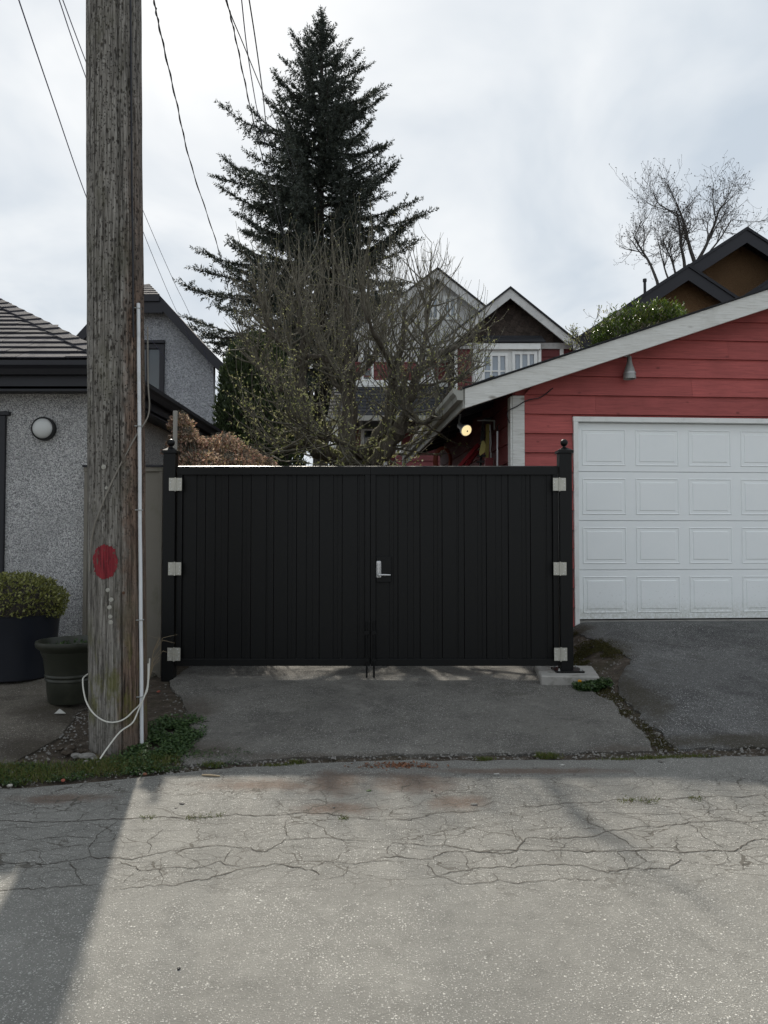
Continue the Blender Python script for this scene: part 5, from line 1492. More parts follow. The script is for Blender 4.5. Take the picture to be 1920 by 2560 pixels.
limb_px([(870, 1500, AY), BS, (858, 1200, AY), (846, 1150, AY), (790, 1120, AY - .1), (760, 1090, AY - .2), (754, 987, AY - .3), (756, 891, AY - .3), (752, 800, AY - .2), (742, 700, AY - .1)], 0.17, 0.025)
limb_px([(858, 1200, AY), (862, 1120, AY + .2), (873, 1020, AY + .3), (873, 910, AY + .4), (868, 800, AY + .5), (860, 690, AY + .5)], 0.14, 0.035)
limb_px([(866, 1210, AY), (905, 1140, AY + .1), (950, 1085, AY + .1), (975, 1030, AY), (978, 975, AY), (990, 933, AY), (1005, 860, AY), (1010, 780, AY + .1)], 0.13, 0.03)
limb_px([(870, 1230, AY), (935, 1160, AY - .2), (981, 1103, AY - .3), (1012, 1045, AY - .4), (1035, 960, AY - .5), (1059, 910, AY - .5), (1130, 875, AY - .4), (1190, 830, AY - .4)], 0.13, 0.022)
limb_px([(760, 1120, AY - .2), (719, 1118, AY - .5), (672, 1140, AY - .8)], 0.05, 0.02)
limb_px([(758, 1000, AY - .3), (690, 960, AY - .2), (640, 900, AY), (610, 850, AY + .1)], 0.045, 0.012)
limb_px([(755, 893, AY - .3), (800, 893, AY - .4), (835, 912, AY - .5), (862, 955, AY - .5)], 0.045, 0.03)
limb_px([(756, 900, AY - .3), (700, 860, AY - .5), (660, 790, AY - .6), (640, 720, AY - .6)], 0.04, 0.010)
limb_px([(873, 960, AY + .3), (930, 900, AY + .5), (960, 820, AY + .7), (975, 730, AY + .8)], 0.055, 0.014)
limb_px([(978, 985, AY), (1030, 975, AY + .3), (1120, 952, AY + .4), (1165, 935, AY + .4)], 0.045, 0.012)
limb_px([(1020, 1030, AY - .4), (1066, 1057, AY - .7), (1105, 1000, AY - .8), (1150, 940, AY - .8)], 0.045, 0.012)
limb_px([(873, 1000, AY + .3), (820, 930, AY + .6), (790, 840, AY + .8), (770, 740, AY + .8)], 0.05, 0.012)
limb_px([(905, 1140, AY), (850, 1105, AY - .8), (800, 1090, AY - 1.2), (740, 1060, AY - 1.3)], 0.045, 0.012)
limb_px([(990, 930, AY), (950, 860, AY - .6), (920, 800, AY - .9), (900, 720, AY - .9)], 0.045, 0.012)
limb_px([(1035, 960, AY - .5), (1060, 870, AY - .2), (1070, 780, AY), (1080, 720, AY)], 0.04, 0.010)
CC = at(875, 960, AY)
BUDP = []; BUDD = []
def shoot(p, d, L, r_, up, lev):
    e_ = np.array(p) + norm(np.array(d, float)) * L * 0.85 + np.array([0, 0, 0.12 * L])
    ex, ey = 960 + FPX * e_[0] / e_[1], 1340 - FPX * (e_[2] - EYE) / e_[1]
    if ex < 552 or ex > 1235 or ey < 470 + 190 * ((ex - 890) / 300) ** 2: L *= 0.38
    n = max(4, int(L / 0.16))
    pts, dend = curve_pts(p, d, L, n, g, up, 0.055 if lev else 0.075)
    rad = [max(0.0022, r_ * (1 - 0.8 * k / n)) for k in range(n + 1)]
    twig.tube(pts, rad, 4 if r_ > 0.008 else 3, False)
    for k in range(1, n + 1):
        if g.random() < (0.55 if lev else 0.35):
            BUDP.append(pts[k]); BUDD.append(norm(pts[k] - pts[k - 1]))
    BUDP.append(pts[-1]); BUDD.append(dend)
    return pts
def inside(p):
    # crown outline in the view from the lane (soft bounds in metres about the crown centre)
    dx = (p[0] - CC.x); dz = p[2] - CC.z
    return abs(dx) < 2.0 and dz < 2.75
sec = []
for (p, d, r_) in list(nodes):
    if p[2] < 1.7: continue
    for _ in range(g.integers(1, 4)):
        out = p - np.array([CC.x, CC.y, CC.z - 0.8]); out /= max(np.linalg.norm(out), 1e-6)
        dd = out * 0.7 + g.normal(size=3) * np.array([0.8, 0.8, 0.45]) + np.array([0, 0, 0.12]); dd /= np.linalg.norm(dd)
        L = g.uniform(0.45, 1.15)
        pts = shoot(p, dd, L, min(0.016, r_ * 0.6 + 0.004), g.uniform(0.2, 1.1), 0)
        sec.append(pts)
for pts in sec:
    for k in range(1, len(pts)):
        if g.random() < 0.66:
            d = norm(pts[k] - pts[k - 1])
            dd = d * 0.5 + g.normal(size=3) * 0.5 + np.array([0, 0, g.uniform(0.1, 1.0)])
            hz_ = (pts[k][2] - 1.9) / 2.2
            L = g.uniform(0.12, 0.45) if g.random() < 0.72 else g.uniform(0.45, 0.75 + 0.35 * max(0, min(1, hz_)))
            q = shoot(pts[k], dd, L, 0.0052, g.uniform(0.4, 1.2), 1)
            if g.random() < 0.45 and len(q) > 4:
                j = g.integers(1, len(q) - 1)
                shoot(q[j], norm(q[j + 1] - q[j]) + g.normal(size=3) * 0.6, g.uniform(0.12, 0.4), 0.004, 0.4, 1)
# straight water shoots off the top
for _ in range(130):
    pxx = min(1120, max(640, g.normal(880, 125))); pyy = g.uniform(680, 900)
    p = np.array(at(pxx, pyy + abs(pxx - 890) * 0.25, AY + g.uniform(-0.8, 0.8)))
    tilt = (pxx - 880) / 260
    shoot(p, np.array([0.32 * tilt + g.normal() * 0.10, g.normal() * 0.14, 1.0]), g.uniform(0.7, 1.55) * (1 - 0.25 * min(1.4, abs(tilt))), 0.0062, 0.25, 1)
limb.build('trunk', M['bark_apple'], apple, True)
twig.build('twigs', M['bark_twig'], apple)['kind'] = 'stuff'
BUDP = np.array(BUDP); BUDD = np.array(BUDD); n = len(BUDP)
keep = g.random(n) < np.clip(1.4 - (BUDP[:, 2] - 2.2) / 3.2, 0.42, 1.0)
BUDP = BUDP[keep]; BUDD = BUDD[keep]; n = len(BUDP)
VV = []; FF = []; b = 0
for rep in range(3):
    low = np.clip(1.25 - (BUDP[:, 2] - 2.2) / 3.0, 0.35, 1.2)
    D = norm(BUDD + g.normal(size=(n, 3)) * 0.9)
    V, F = leaf_quads(BUDP, D, g.normal(size=(n, 3)), g.uniform(0.018, 0.044, n) * low, g.uniform(0.010, 0.019, n) * low)
    VV.append(V); FF.append(F + b); b += len(V)
np_mesh('leaves', np.concatenate(VV), np.concatenate(FF), M['bud_leaf'], apple)

# bare trees
def bare(name, label, root, stems, Y, m_, g, levels, budm=None, sc=1.0):
    t_ = thing(name, label, 'tree', (0, 0, 0))
    mm = MB(); tw = MB(); BP = []
    def rec(p, d, L, r_, lev):
        n = max(3, int(L / (0.35 * sc)))
        pts, dd = curve_pts(p, d, L, n, g, 0.35, 0.10)
        rad = [max(0.006 * sc, r_ * (1 - 0.55 * k / n)) for k in range(n + 1)]
        (mm if lev < 2 else tw).tube(pts, rad, 5 if lev < 2 else 3, False)
        if lev >= levels: BP.append(pts[-1]); return
        nchild = {0: 6, 1: 5, 2: 4, 3: 3}.get(lev, 3)
        for c in range(nchild):
            f = g.uniform(0.30, 1.0) if c else 1.0
            k = min(n, int(f * n))
            ddn = norm(pts[k] - pts[max(0, k - 1)]) * 0.9 + g.normal(size=3) * 0.55
            rec(pts[k], ddn, L * g.uniform(0.42, 0.68), max(0.006 * sc, rad[k] * 0.62), lev + 1)
    for (px, py, dx, dz, L, r_) in stems:
        p = np.array(at(px, py, Y)); rec(p, np.array([dx, g.normal() * 0.15, dz]), L, r_, 0)
        q = at(px, py, Y); mm.tube([(root[0], Y, 0.2), ((root[0] + q.x) / 2, Y, q.z / 2), q], [r_ * 2.0, r_ * 1.5, r_], 6, False)
    mm.build('trunk', m_, t_, True); tw.build('twigs', m_, t_)['kind'] = 'stuff'
    if budm:
        BP = np.array(BP); n = len(BP)
        V, F = leaf_quads(BP, g.normal(size=(n, 3)) + [0, 0, .6], g.normal(size=(n, 3)), g.uniform(0.06, 0.12, n) * sc, g.uniform(0.04, 0.07, n) * sc)
        np_mesh('buds', V, F, budm, t_)['kind'] = 'stuff'
    return t_
TY = 38.0
rx = ax(1700, 900, TY)
bare('bare_tree', 'leafless spreading tree standing beyond the brown house roof', (rx, 0), [(1646, 720, -0.06, 1.0, 3.2, 0.085), (1672, 700, -0.22, 1.0, 2.3, 0.05), (1738, 660, -0.10, 1.0, 3.0, 0.11), (1742, 655, 0.55, 1.0, 3.3, 0.095), (1712, 670, -0.06, 1.0, 3.2, 0.09), (1750, 660, 0.85, 0.9, 2.8, 0.06), (1690, 690, 0.1, 1.0, 2.2, 0.06)], TY, M['bark_bare'], np.random.default_rng(33), 4, M['bark_bare'], 0.95)
bare('bare_sapling', 'small leafless sapling peeking over the garage roof beside the laurel', (ax(1470, 900, 17.0), 0), [(1455, 880, -0.2, 1.0, 0.42, 0.02), (1478, 880, 0.05, 1.0, 0.55, 0.028), (1440, 900, -0.35, 1.0, 0.4, 0.015), (1520, 850, 0.1, 1.0, 0.4, 0.015)], 17.0, M['bark_bare'], np.random.default_rng(4), 3, M['bud_leaf'], 0.5)

# cedar hedge column
g = np.random.default_rng(14)
ced = thing('cedar_tree', 'dense dark green columnar cedar behind the apple tree', 'tree', (ax(640, 1000, 14.0), 14.0, 0.2))
MB().tube([(0, 0, 0), (0, 0, 4.6)], [0.10, 0.02], 8).build('trunk', M['bark_fir'], ced)
ctop = az(620, 842, 14.0) - 0.2
n = 26000
zz_ = g.random(n) * ctop; a_ = g.random(n) * 2 * math.pi
prof = np.interp(zz_ / ctop, [0, 0.5, 0.85, 0.95, 1.0], [0.92, 0.88, 0.66, 0.45, 0.06])
lump = np.array([1 + 0.10 * noise.noise(Vector((math.cos(q) * 2, math.sin(q) * 2, w * 1.1))) + 0.07 * noise.noise(Vector((math.cos(q) * 6, math.sin(q) * 6, w * 2.5))) for q, w in zip(a_, zz_)])
r_ = prof * lump * (0.80 + 0.22 * g.random(n))
P = np.stack([r_ * np.cos(a_), r_ * np.sin(a_), zz_], 1)
D = norm(np.stack([np.cos(a_) * 0.35, np.sin(a_) * 0.35, np.full(n, 0.9)], 1) + g.normal(size=(n, 3)) * 0.35)
V, F = leaf_quads(P, D, norm(np.stack([np.cos(a_), np.sin(a_), np.zeros(n)], 1) + g.normal(size=(n, 3)) * 0.8), g.uniform(0.07, 0.15, n), g.uniform(0.025, 0.05, n))
np_mesh('crown', V, F, M['cedar_leaf'], ced)
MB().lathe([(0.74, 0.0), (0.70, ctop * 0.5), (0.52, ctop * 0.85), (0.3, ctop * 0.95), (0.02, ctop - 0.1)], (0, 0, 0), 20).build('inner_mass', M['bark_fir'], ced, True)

# brown flowering shrub behind the gate: a heap of drooping fine stems
g = np.random.default_rng(15)
shr = thing('brown_shrub', 'rusty brown dried shrub heaped behind the gate post and stake', 'shrub', (ax(520, 1165, 8.7), 8.7, 0.2))
sx = shr.location.x
stm = MB(); BP = []; BD = []
lobes = [(452, 1062, 8.6, 0.14, 0.16), (466, 1100, 8.6, 0.20, 0.17), (505, 1128, 8.8, 0.25, 0.18), (558, 1122, 8.9, 0.28, 0.22), (612, 1148, 9.0, 0.26, 0.17), (436, 1128, 8.5, 0.13, 0.13), (655, 1166, 9.1, 0.2, 0.14), (500, 1165, 8.5, 0.34, 0.22), (590, 1172, 8.7, 0.34, 0.2)]
for (px, py, Y, rr, rz_) in lobes:
    c = np.array(at(px, py, Y)) - np.array(shr.location)
    for _ in range(70):
        d = norm(g.normal(size=3)); d[2] = abs(d[2])
        tip = c + d * np.array([rr, rr, rz_]) * g.uniform(0.75, 1.1)
        root_ = np.array([tip[0] * 0.5 + g.normal() * 0.1, tip[1] * 0.5, 0.3])
        mid_ = (root_ + tip) / 2 + np.array([0, 0, 0.35]) + g.normal(size=3) * 0.1
        stm.tube([root_, mid_, c + d * np.array([rr, rr, rz_]) * 0.6 + np.array([0, 0, 0.08]), tip], [0.006, 0.004, 0.003, 0.002], 3, False)
    m_ = int(1700 * rr / 0.3)
    d = norm(g.normal(size=(m_, 3))); d[:, 2] = np.abs(d[:, 2]) * 1.0 - 0.25
    lump = np.array([1 + 0.30 * noise.noise(Vector(tuple(q * 3.2 + c))) + 0.34 * noise.noise(Vector(tuple(q * 8 + c))) for q in d])
    P = c + d * np.array([rr, rr, rz_]) * (lump * (0.7 + 0.35 * g.random(m_)))[:, None]
    BP.append(P); BD.append(norm(d * 0.3 + g.normal(size=(m_, 3)) * 0.6 + np.array([0, 0, -0.5])))
stm.build('stems', M['bark_twig'], shr)
BP = np.concatenate(BP); BD = np.concatenate(BD); n = len(BP)
V, F = leaf_quads(BP, BD, g.normal(size=(n, 3)), g.uniform(0.02, 0.06, n), g.uniform(0.010, 0.022, n))
np_mesh('foliage', V, F, M['brown_bloom'], shr)

# laurel behind the garage roof
g = np.random.default_rng(16)
LY = 15.2
lau = thing('laurel_bush', 'glossy green laurel top rising above the red garage roof', 'shrub', (ax(1600, 900, LY), LY, 0.2))
stm = MB(); VV = []; FF = []; b = 0
for (px, py, rr) in [(1500, 850, .20), (1520, 825, .24), (1548, 805, .28), (1580, 800, .32), (1610, 795, .34), (1640, 790, .34), (1668, 790, .32), (1690, 800, .26), (1705, 810, .2), (1560, 850, .4), (1620, 850, .45), (1670, 850, .4), (1600, 900, .5), (1650, 900, .5)]:
    c = np.array(at(px, py, LY + g.uniform(-0.4, 0.4))) - np.array(lau.location)
    for _ in range(26):
        d = norm(g.normal(size=3) + np.array([0, 0, 0.9])); tip = c + d * rr * g.uniform(0.7, 1.25)
        p0 = c - np.array([0, 0, 0.3]) + g.normal(size=3) * 0.05
        stm.tube([p0, (p0 + tip) / 2, tip], [0.008, 0.006, 0.003], 3, False)
        k = 16; f = np.linspace(0.35, 1, k)[:, None]; P = p0 + (tip - p0) * f
        az_ = np.arange(k) * 2.4 + g.random() * 6
        D = np.stack([np.cos(az_), np.sin(az_), np.full(k, 0.55)], 1) + d * 0.5
        V, F = leaf_quads(P, D, np.tile([0, 0, 1.0], (k, 1)) + g.normal(size=(k, 3)) * 0.4, g.uniform(0.07, 0.12, k), g.uniform(0.022, 0.036, k))
        VV.append(V); FF.append(F + b); b += len(V)
stm.tube([(0, 0, -0.2), (0.1, 0, 2), (0, 0, 4.2)], [0.12, 0.1, 0.05], 8)
stm.build('stems', M['bark_twig'], lau)
np_mesh('foliage', np.concatenate(VV), np.concatenate(FF), M['laurel_leaf'], lau)

# ------------------------------------------------------------------ overhead wires
def wire(pts, r_, m_, label, twist=False):
    P = [at(px, py, Y) for px, py, Y in pts]
    out = []
    for i in range(len(P) - 1):
        p0, p1, p2, p3 = P[max(i - 1, 0)], P[i], P[i + 1], P[min(i + 2, len(P) - 1)]
        for k in range(26):
            t_ = k / 26
            out.append(0.5 * ((2 * p1) + (-p0 + p2) * t_ + (2 * p0 - 5 * p1 + 4 * p2 - p3) * t_ * t_ + (-p0 + 3 * p1 - 3 * p2 + p3) * t_ ** 3))
    out.append(P[-1])
    mm = MB().tube(out, r_, 6, False)
    if twist:
        o2 = [q + Vector((math.cos(i * 0.55), math.sin(i * 0.55) * 0.3, math.sin(i * 0.55))) * r_ * 1.5 for i, q in enumerate(out)]
        mm.tube(o2, r_ * 0.8, 5, False)
    o_ = mm.build('overhead_wire', m_, None, True)
    tag(o_, label, 'wire', 'overhead wires')
wire([(0, -140, 5.4), (47, 0, 6.0), (130, 245, 7.5), (217, 495, 10), (300, 700, 14), (352, 810, 17), (420, 905, 20)], 0.006, M['wire_blue'], 'lone bluish wire nearest the photo edge, meeting the pole lowest')
wire([(110, -110, 5.6), (148, 0, 6.2), (217, 200, 7.6), (355, 572, 12), (407, 700, 15), (440, 775, 18), (480, 860, 20.6)], 0.005, M['wire_blue'], 'thin wire passing behind the pole just below its bluish twin')
wire([(115, -110, 5.6), (157, 0, 6.3), (217, 160, 7.6), (355, 520, 12), (433, 700, 15), (480, 800, 18), (552, 987, 20.8)], 0.005, M['wire_blue'], 'thin wire passing behind the pole, upper of the close pair')
wire([(365, -100, 5.4), (385, 0, 5.9), (400, 75, 6.3), (440, 250, 7.4), (480, 420, 9.0), (545, 620, 12.5), (575, 740, 17), (600, 800, 21)], 0.0055, M['wire_black'], 'thick twisted black service cable between pole and fir', True)
wire([(545, -100, 6.0), (567, 0, 6.6), (590, 100, 7.4), (625, 265, 9), (655, 390, 12), (690, 530, 16), (720, 640, 21)], 0.0055, M['wire_black'], 'twisted black cable left of the fir top, thickest of its bundle', True)
wire([(540, -80, 6.2), (571, 20, 6.8), (610, 115, 7.6), (655, 225, 9), (700, 330, 12), (740, 430, 16)], 0.006, M['wire_black'], 'thin black wire crossing diagonally over the cable bundle by the fir')
wire([(595, -80, 6.2), (604, 0, 6.8), (616, 110, 7.8), (632, 215, 9), (645, 285, 11), (665, 370, 14)], 0.006, M['wire_blue'], 'thin bluish wire in the middle of the bundle by the fir')
wire([(610, -80, 6.2), (623, 0, 6.8), (640, 110, 7.8), (657, 235, 9.4), (668, 330, 12), (690, 470, 16), (712, 600, 21)], 0.007, M['wire_black'], 'black cable closest to the fir in the bundle of wires')

# ------------------------------------------------------------------ ground plants and litter
g = np.random.default_rng(40)
def blades(name, pts, hmin, hmax, m_, label, cat, kind='stuff', lean=0.5, w=0.004, per=3):
    P = np.repeat(np.array(pts), per, axis=0); n = len(P)
    P = P + np.stack([g.normal(0, 0.008, n), g.normal(0, 0.008, n), np.zeros(n)], 1)
    D = norm(np.stack([g.normal(0, lean, n), g.normal(0, lean, n), np.ones(n)], 1))
    S = norm(np.cross(D, g.normal(size=(n, 3)))); L = g.uniform(hmin, hmax, n)[:, None]
    bend = np.stack([g.normal(0, .3, n), g.normal(0, .3, n), np.full(n, -0.15)], 1)
    mid_ = P + D * L * 0.55; tip = P + D * L + bend * L * 0.5
    V = np.stack([P - S * w * .5, P + S * w * .5, mid_ + S * w * .45, mid_ - S * w * .45, tip], 1).reshape(-1, 3)
    k = np.arange(n)[:, None] * 5
    F = np.concatenate([k + np.array([[0, 1, 2]]), k + np.array([[0, 2, 3]]), k + np.array([[3, 2, 4]])])
    o_ = np_mesh(name, V, F, m_)
    return tag(o_, label, cat, None, kind)
def scatter(n, xr, yr, ok=lambda x, y: 1.0):
    out = []
    while len(out) < n:
        x, y = g.uniform(*xr), g.uniform(*yr)
        if g.random() < ok(x, y): out.append((x, y, gz(x, y) - 0.01))
    return out
# grass strip along the lane edge at the left
def strip(x, y):
    e = edge(x); t_ = (y - e) / 0.36
    if t_ < -0.02 or t_ > 1: return 0
    return max(0, math.sin(math.pi * min(1, max(0, t_)))) * (0.5 + 0.9 * (nz(x, y, 3, 6) + 0.35)) * smooth(-1.25, -1.6, x)
blades('grass', scatter(5200, (-5.5, -1.25), (4.3, 5.1), strip), 0.02, 0.065, M['grass_blade'], 'short rough grass along the lane edge left of the pole', 'grass')
def tuftfn(cx, cy, rx, ry): return lambda x, y: max(0, 1 - ((x - cx) / rx) ** 2 - ((y - cy) / ry) ** 2)
tufts = []
for (px, py, rx, ry, n, h) in ((1375, 1897, .10, .04, 170, .045), (1215, 1903, .07, .03, 70, .03), (740, 1912, .06, .03, 60, .04), (700, 1920, .14, .03, 110, .03), (525, 1920, .10, .04, 80, .04), (1660, 1900, .2, .05, 160, .03), (1560, 1905, .2, .04, 90, .03), (1740, 1895, .2, .03, 80, .03)):
    c = on_lane(px, py); c.y += 0.06
    tufts.append(blades('grass_tuft', scatter(n, (c.x - rx, c.x + rx), (c.y - ry, c.y + ry), tuftfn(c.x, c.y, rx, ry)), 0.012, h, M['grass_blade'], None, None))
for o_, lab in zip(tufts, ('bright little grass tuft in the gutter below the concrete pad', 'sparse grass wisps in the gutter below the keypad side of gate', 'small weed tuft in the gutter below the gate seam', 'thin weed streak in the gutter, middle of the apron edge', 'weed tuft in the gutter by the clover patch', 'mossy grass where the two driveways meet the lane', 'sparse mossy grass in the gutter beside the driveway seam', 'thin grass streak in the gutter below the garage door')):
    tag(o_, lab, 'grass', None, 'stuff')
# moss-line grass in lane cracks
pts = []
for (a_, b_, n) in ((z3([(800, 598)])[0], z3([(960, 585)])[0], 70), (z4([(1010, 521)])[0], z4([(1190, 520)])[0], 70), (z4([(1320, 512)])[0], z4([(1370, 513)])[0], 30), (z3([(600, 600)])[0], z3([(690, 597)])[0], 30), (z3([(1470, 600)])[0], z3([(1500, 603)])[0], 30)):
    for _ in range(n):
        t_ = g.random(); p = on_lane(a_[0] + (b_[0] - a_[0]) * t_, a_[1] + (b_[1] - a_[1]) * t_ + g.normal() * 3); pts.append((p.x, p.y, 0.0))
blades('crack_grass', pts, 0.006, 0.022, M['grass_blade'], 'tiny dry grass growing along the lane cracks', 'grass', 'stuff', 0.7, 0.003, 2)
# seam weeds between the two driveways
pts = scatter(900, (1.75, 2.25), (5.2, 7.1), lambda x, y: max(0, 1 - abs(x - (gate_right(y) + gar_left(y)) / 2) / 0.11) * (0.15 + 0.85 * (nz(x, y, 4, 2) > 0)))
blades('seam_weeds', pts, 0.006, 0.028, M['moss_tuft'], 'low brown moss and weeds in the seam between driveways', 'moss', 'stuff', 0.9, 0.004, 3)
# clover and ground-cover
def leaves_ground(name, pts, size, m_, label, cat, hmax=0.05, per=3):
    P = np.repeat(np.array(pts), per, axis=0); n = len(P)
    P = P + np.stack([g.normal(0, 0.010, n), g.normal(0, 0.010, n), g.uniform(0.004, hmax, n)], 1)
    a_ = g.random(n) * 2 * math.pi
    D = np.stack([np.cos(a_), np.sin(a_), g.uniform(-0.1, 0.6, n)], 1)
    V, F = leaf_quads(P, D, np.tile([0, 0, 1.0], (n, 1)) + g.normal(size=(n, 3)) * 0.35, g.uniform(0.6, 1.3, n) * size, g.uniform(0.6, 1.2, n) * size * 0.8)
    o_ = np_mesh(name, V, F, m_)
    return tag(o_, label, cat, None, 'stuff')
def clov(x, y):
    d = ((x + 1.58) / 0.27) ** 2 + ((y - 5.32) / 0.60) ** 2
    if (x - PX) ** 2 + (y - PY) ** 2 < 0.20 ** 2: return 0
    return max(0, 1.15 - d) * max(0, 0.45 + 1.1 * nz(x, y, 6, 3))
leaves_ground('clover', scatter(4200, (-2.0, -1.15), (4.7, 6.0), clov), 0.020, M['clover_leaf'], 'dense dark green clover patch at the foot of the pole', 'clover', 0.034)
def sparse(x, y):
    e = edge(x); t_ = (y - e) / 0.34
    return (0 < t_ < 1) * max(0, 0.35 + nz(x, y, 6, 1)) * smooth(-0.85, -1.3, x)
leaves_ground('weeds', scatter(2600, (-2.6, -0.85), (4.5, 5.2), sparse), 0.014, M['clover_leaf'], 'thin creeping weeds on the soil below the pole', 'weeds', 0.02)
leaves_ground('weeds', scatter(900, (1.72, 2.08), (6.55, 6.85), lambda x, y: max(0, 1 - ((x - 1.86) / .2) ** 2 - ((y - 6.72) / .13) ** 2)), 0.026, M['clover_leaf'], 'dandelion leaves spreading at the front of the concrete pad', 'weeds', 0.05)
def mossp(x, y):
    d = ((x - 2.12) / 0.42) ** 2 + ((y - 7.65) / 0.42) ** 2
    return max(0, 1 - d) * (nz(x, y, 5, 5) > -0.05)
pts = scatter(2600, (1.78, 2.6), (7.15, 8.2), mossp)
pts = [(x, y, z + 0.006) for x, y, z in pts]
blades('moss', pts, 0.006, 0.02, M['moss_tuft'], 'brown moss patch between the gate post and garage driveway', 'moss', 'stuff', 0.9, 0.006, 3)
pts = scatter(500, (1.55, 2.25), (8.35, 8.6), lambda x, y: (nz(x, y, 6, 5) > 0.0) * 1.0)
blades('moss', pts, 0.006, 0.03, M['moss_tuft'], 'dark moss at the foot of the garage door casing', 'moss', 'stuff', 0.9, 0.006, 3)
# moss on the apple limbs, heaped at the forks
mp_ = []
for (p, d, r_) in nodes:
    if 1.9 < p[2] < 2.75 and r_ > 0.03:
        for _ in range(26):
            a_ = g.uniform(-1.0, 1.0); mp_.append(p + np.array([math.sin(a_) * r_, g.normal() * r_ * 0.6, abs(math.cos(a_)) * r_]) + g.normal(size=3) * 0.03)
mp_ = np.array(mp_); n = len(mp_)
V, F = leaf_quads(mp_, g.normal(size=(n, 3)) + [0, 0, 0.7], g.normal(size=(n, 3)), g.uniform(0.012, 0.028, n), g.uniform(0.006, 0.012, n))
np_mesh('moss', V, F, M['moss_green'], apple)['kind'] = 'stuff'
# dandelion
c = at(1449, 1704, 6.70)
dd_ = thing('dandelion', 'single yellow dandelion flower in front of the concrete pad', 'flower', (c.x, 6.70, gz(c.x, 6.70)))
hz_ = c.z - dd_.location.z
MB().tube([(0, 0, 0), (0.004, 0, hz_ * 0.5), (0, 0, hz_)], 0.002, 6).build('stalk', M['clover_leaf'], dd_)
n = 90; a_ = g.random(n) * 6.283; e_ = g.uniform(-0.1, 1.2, n)
D = np.stack([np.cos(a_) * np.cos(e_), np.sin(a_) * np.cos(e_), np.sin(e_)], 1)
V, F = leaf_quads(np.tile([0, 0, hz_], (n, 1)), D, g.normal(size=(n, 3)), np.full(n, 0.021), np.full(n, 0.006))
np_mesh('petals', V, F, M['dandelion'], dd_)
# dry stalks by the fence
dr_ = thing('dry_plant', 'pale dry stalks sticking out beside the conduit at the fence foot', 'plant', (ax(372, 1600, 6.9), 6.9, gz(ax(372, 1600, 6.9), 6.9)))
for k in range(12):
    a_ = g.uniform(-0.2, 1.2); L = g.uniform(0.18, 0.5); s_ = g.choice((1, 1, 1, -0.5))
    st_ = MB().tube([(0, 0, 0), (0.05 * s_, -0.02, L * 0.6), (0.11 * s_ + a_ * 0.03, -0.04, L * 0.85), (0.20 * s_ * a_ + .05, -0.07, L * g.uniform(0.7, 1.05))], [0.003, 0.0025, 0.002, 0.001], 4, False)
    st_.build('stalk', M['dry_stick'], dr_)
# stones, rubble, leaves
def stone(px, py, s, m_, label, cat='stone', Y=None, name='stone', flat=0.6):
    c = on_lane(px, py) if Y is None else at(px, py, Y)
    zg = gz(c.x, c.y)
    mm = bmesh.new(); bmesh.ops.create_icosphere(mm, subdivisions=2, radius=s)
    sd = px * 0.13
    for v in mm.verts:
        k = 1 + 0.35 * noise.noise(v.co * (1.6 / s) + Vector((sd, 0, 0)))
        v.co = Vector((v.co.x * k * 1.25, v.co.y * k, v.co.z * k * flat))
    me = bpy.data.meshes.new(name); mm.to_mesh(me); mm.free()
    o_ = link(name, me, m_, None, (c.x, c.y, zg + s * flat * 0.35))
    o_.rotation_euler = (0, 0, sd)
    return tag(o_, label, cat)
stone(218, 1848, 0.040, M['stone_grey'], 'largest pale stone beside the pole foot', Y=4.98)
stone(236, 1856, 0.022, M['stone_grey'], 'small pale stone touching the pole foot', Y=4.95)
stone(190, 1858, 0.030, M['stone_grey'], 'broken asphalt lump left of the largest pale stone', Y=5.0)
stone(168, 1850, 0.034, M['soil'], 'dark broken asphalt chunk farthest left of the pole foot', Y=5.05)
stone(205, 1835, 0.028, M['soil'], 'dark rubble lump behind the stones at the pole foot', Y=5.08)
for k_, (px_, py_, Y_, s_, lab_) in enumerate(((150, 1842, 5.12, .024, 'flat dark asphalt crumb farthest from the pole in the rubble'), (180, 1838, 5.14, .030, 'dark asphalt lump at the back of the rubble by the pole'), (216, 1868, 4.90, .018, 'little grey pebble in front of the rubble by the pole'), (176, 1868, 4.92, .016, 'little dark pebble at the front corner of the rubble'), (246, 1866, 4.90, .014, 'tiny pebble below the pole foot beside the cable end'))):
    stone(px_, py_, s_, M['soil'] if k_ in (0, 1, 3) else M['stone_grey'], lab_, Y=Y_)
stone(372, 1775, 0.020, M['stone_grey'], 'small grey stone by the conduit foot', Y=5.45)
stone(25, 1965, 0.014, M['nail_white'], 'white pebble in the roadside grass by the photo edge')
stone(158, 1952, 0.014, M['brick_red'], 'small red brick chip at the grass edge', 'brick chip', name='brick_chip')
stone(396, 1713, 0.016, M['brick_red'], 'orange brick chip at the foot of the gate post', 'brick chip', Y=6.6, name='brick_chip')
stone(362, 1936, 0.012, M['dry_leaf'], 'tiny brown pebble in the weeds below the clover')
stone(455, 2012, 0.014, M['rubber_black'], 'black pebble on the sunlit lane nearest the pole shadow')
stone(440, 2022, 0.009, M['rubber_black'], 'tiny black pebble beside the bigger black one on the lane')
stone(637, 1998, 0.010, M['paper_white'], 'tiny white pebble on the lane at the gate shadow edge')
stone(1338, 1920, 0.014, M['stone_grey'], 'pale pebble in the gutter left of the bright grass tuft')
stone(1405, 1913, 0.010, M['paper_white'], 'white pebble in the gutter right of the bright grass tuft')
stone(1652, 1905, 0.018, M['stone_grey'], 'grey stone in the gutter at the driveway seam', 'stone')
stone(1185, 2011, 0.016, M['stone_grey'], 'flat brown-grey pebble on the sunlit lane below the rusty stain', flat=0.3)
stone(1080, 1979, 0.008, M['rubber_black'], 'tiny black pebble on the lane below the keypad side')
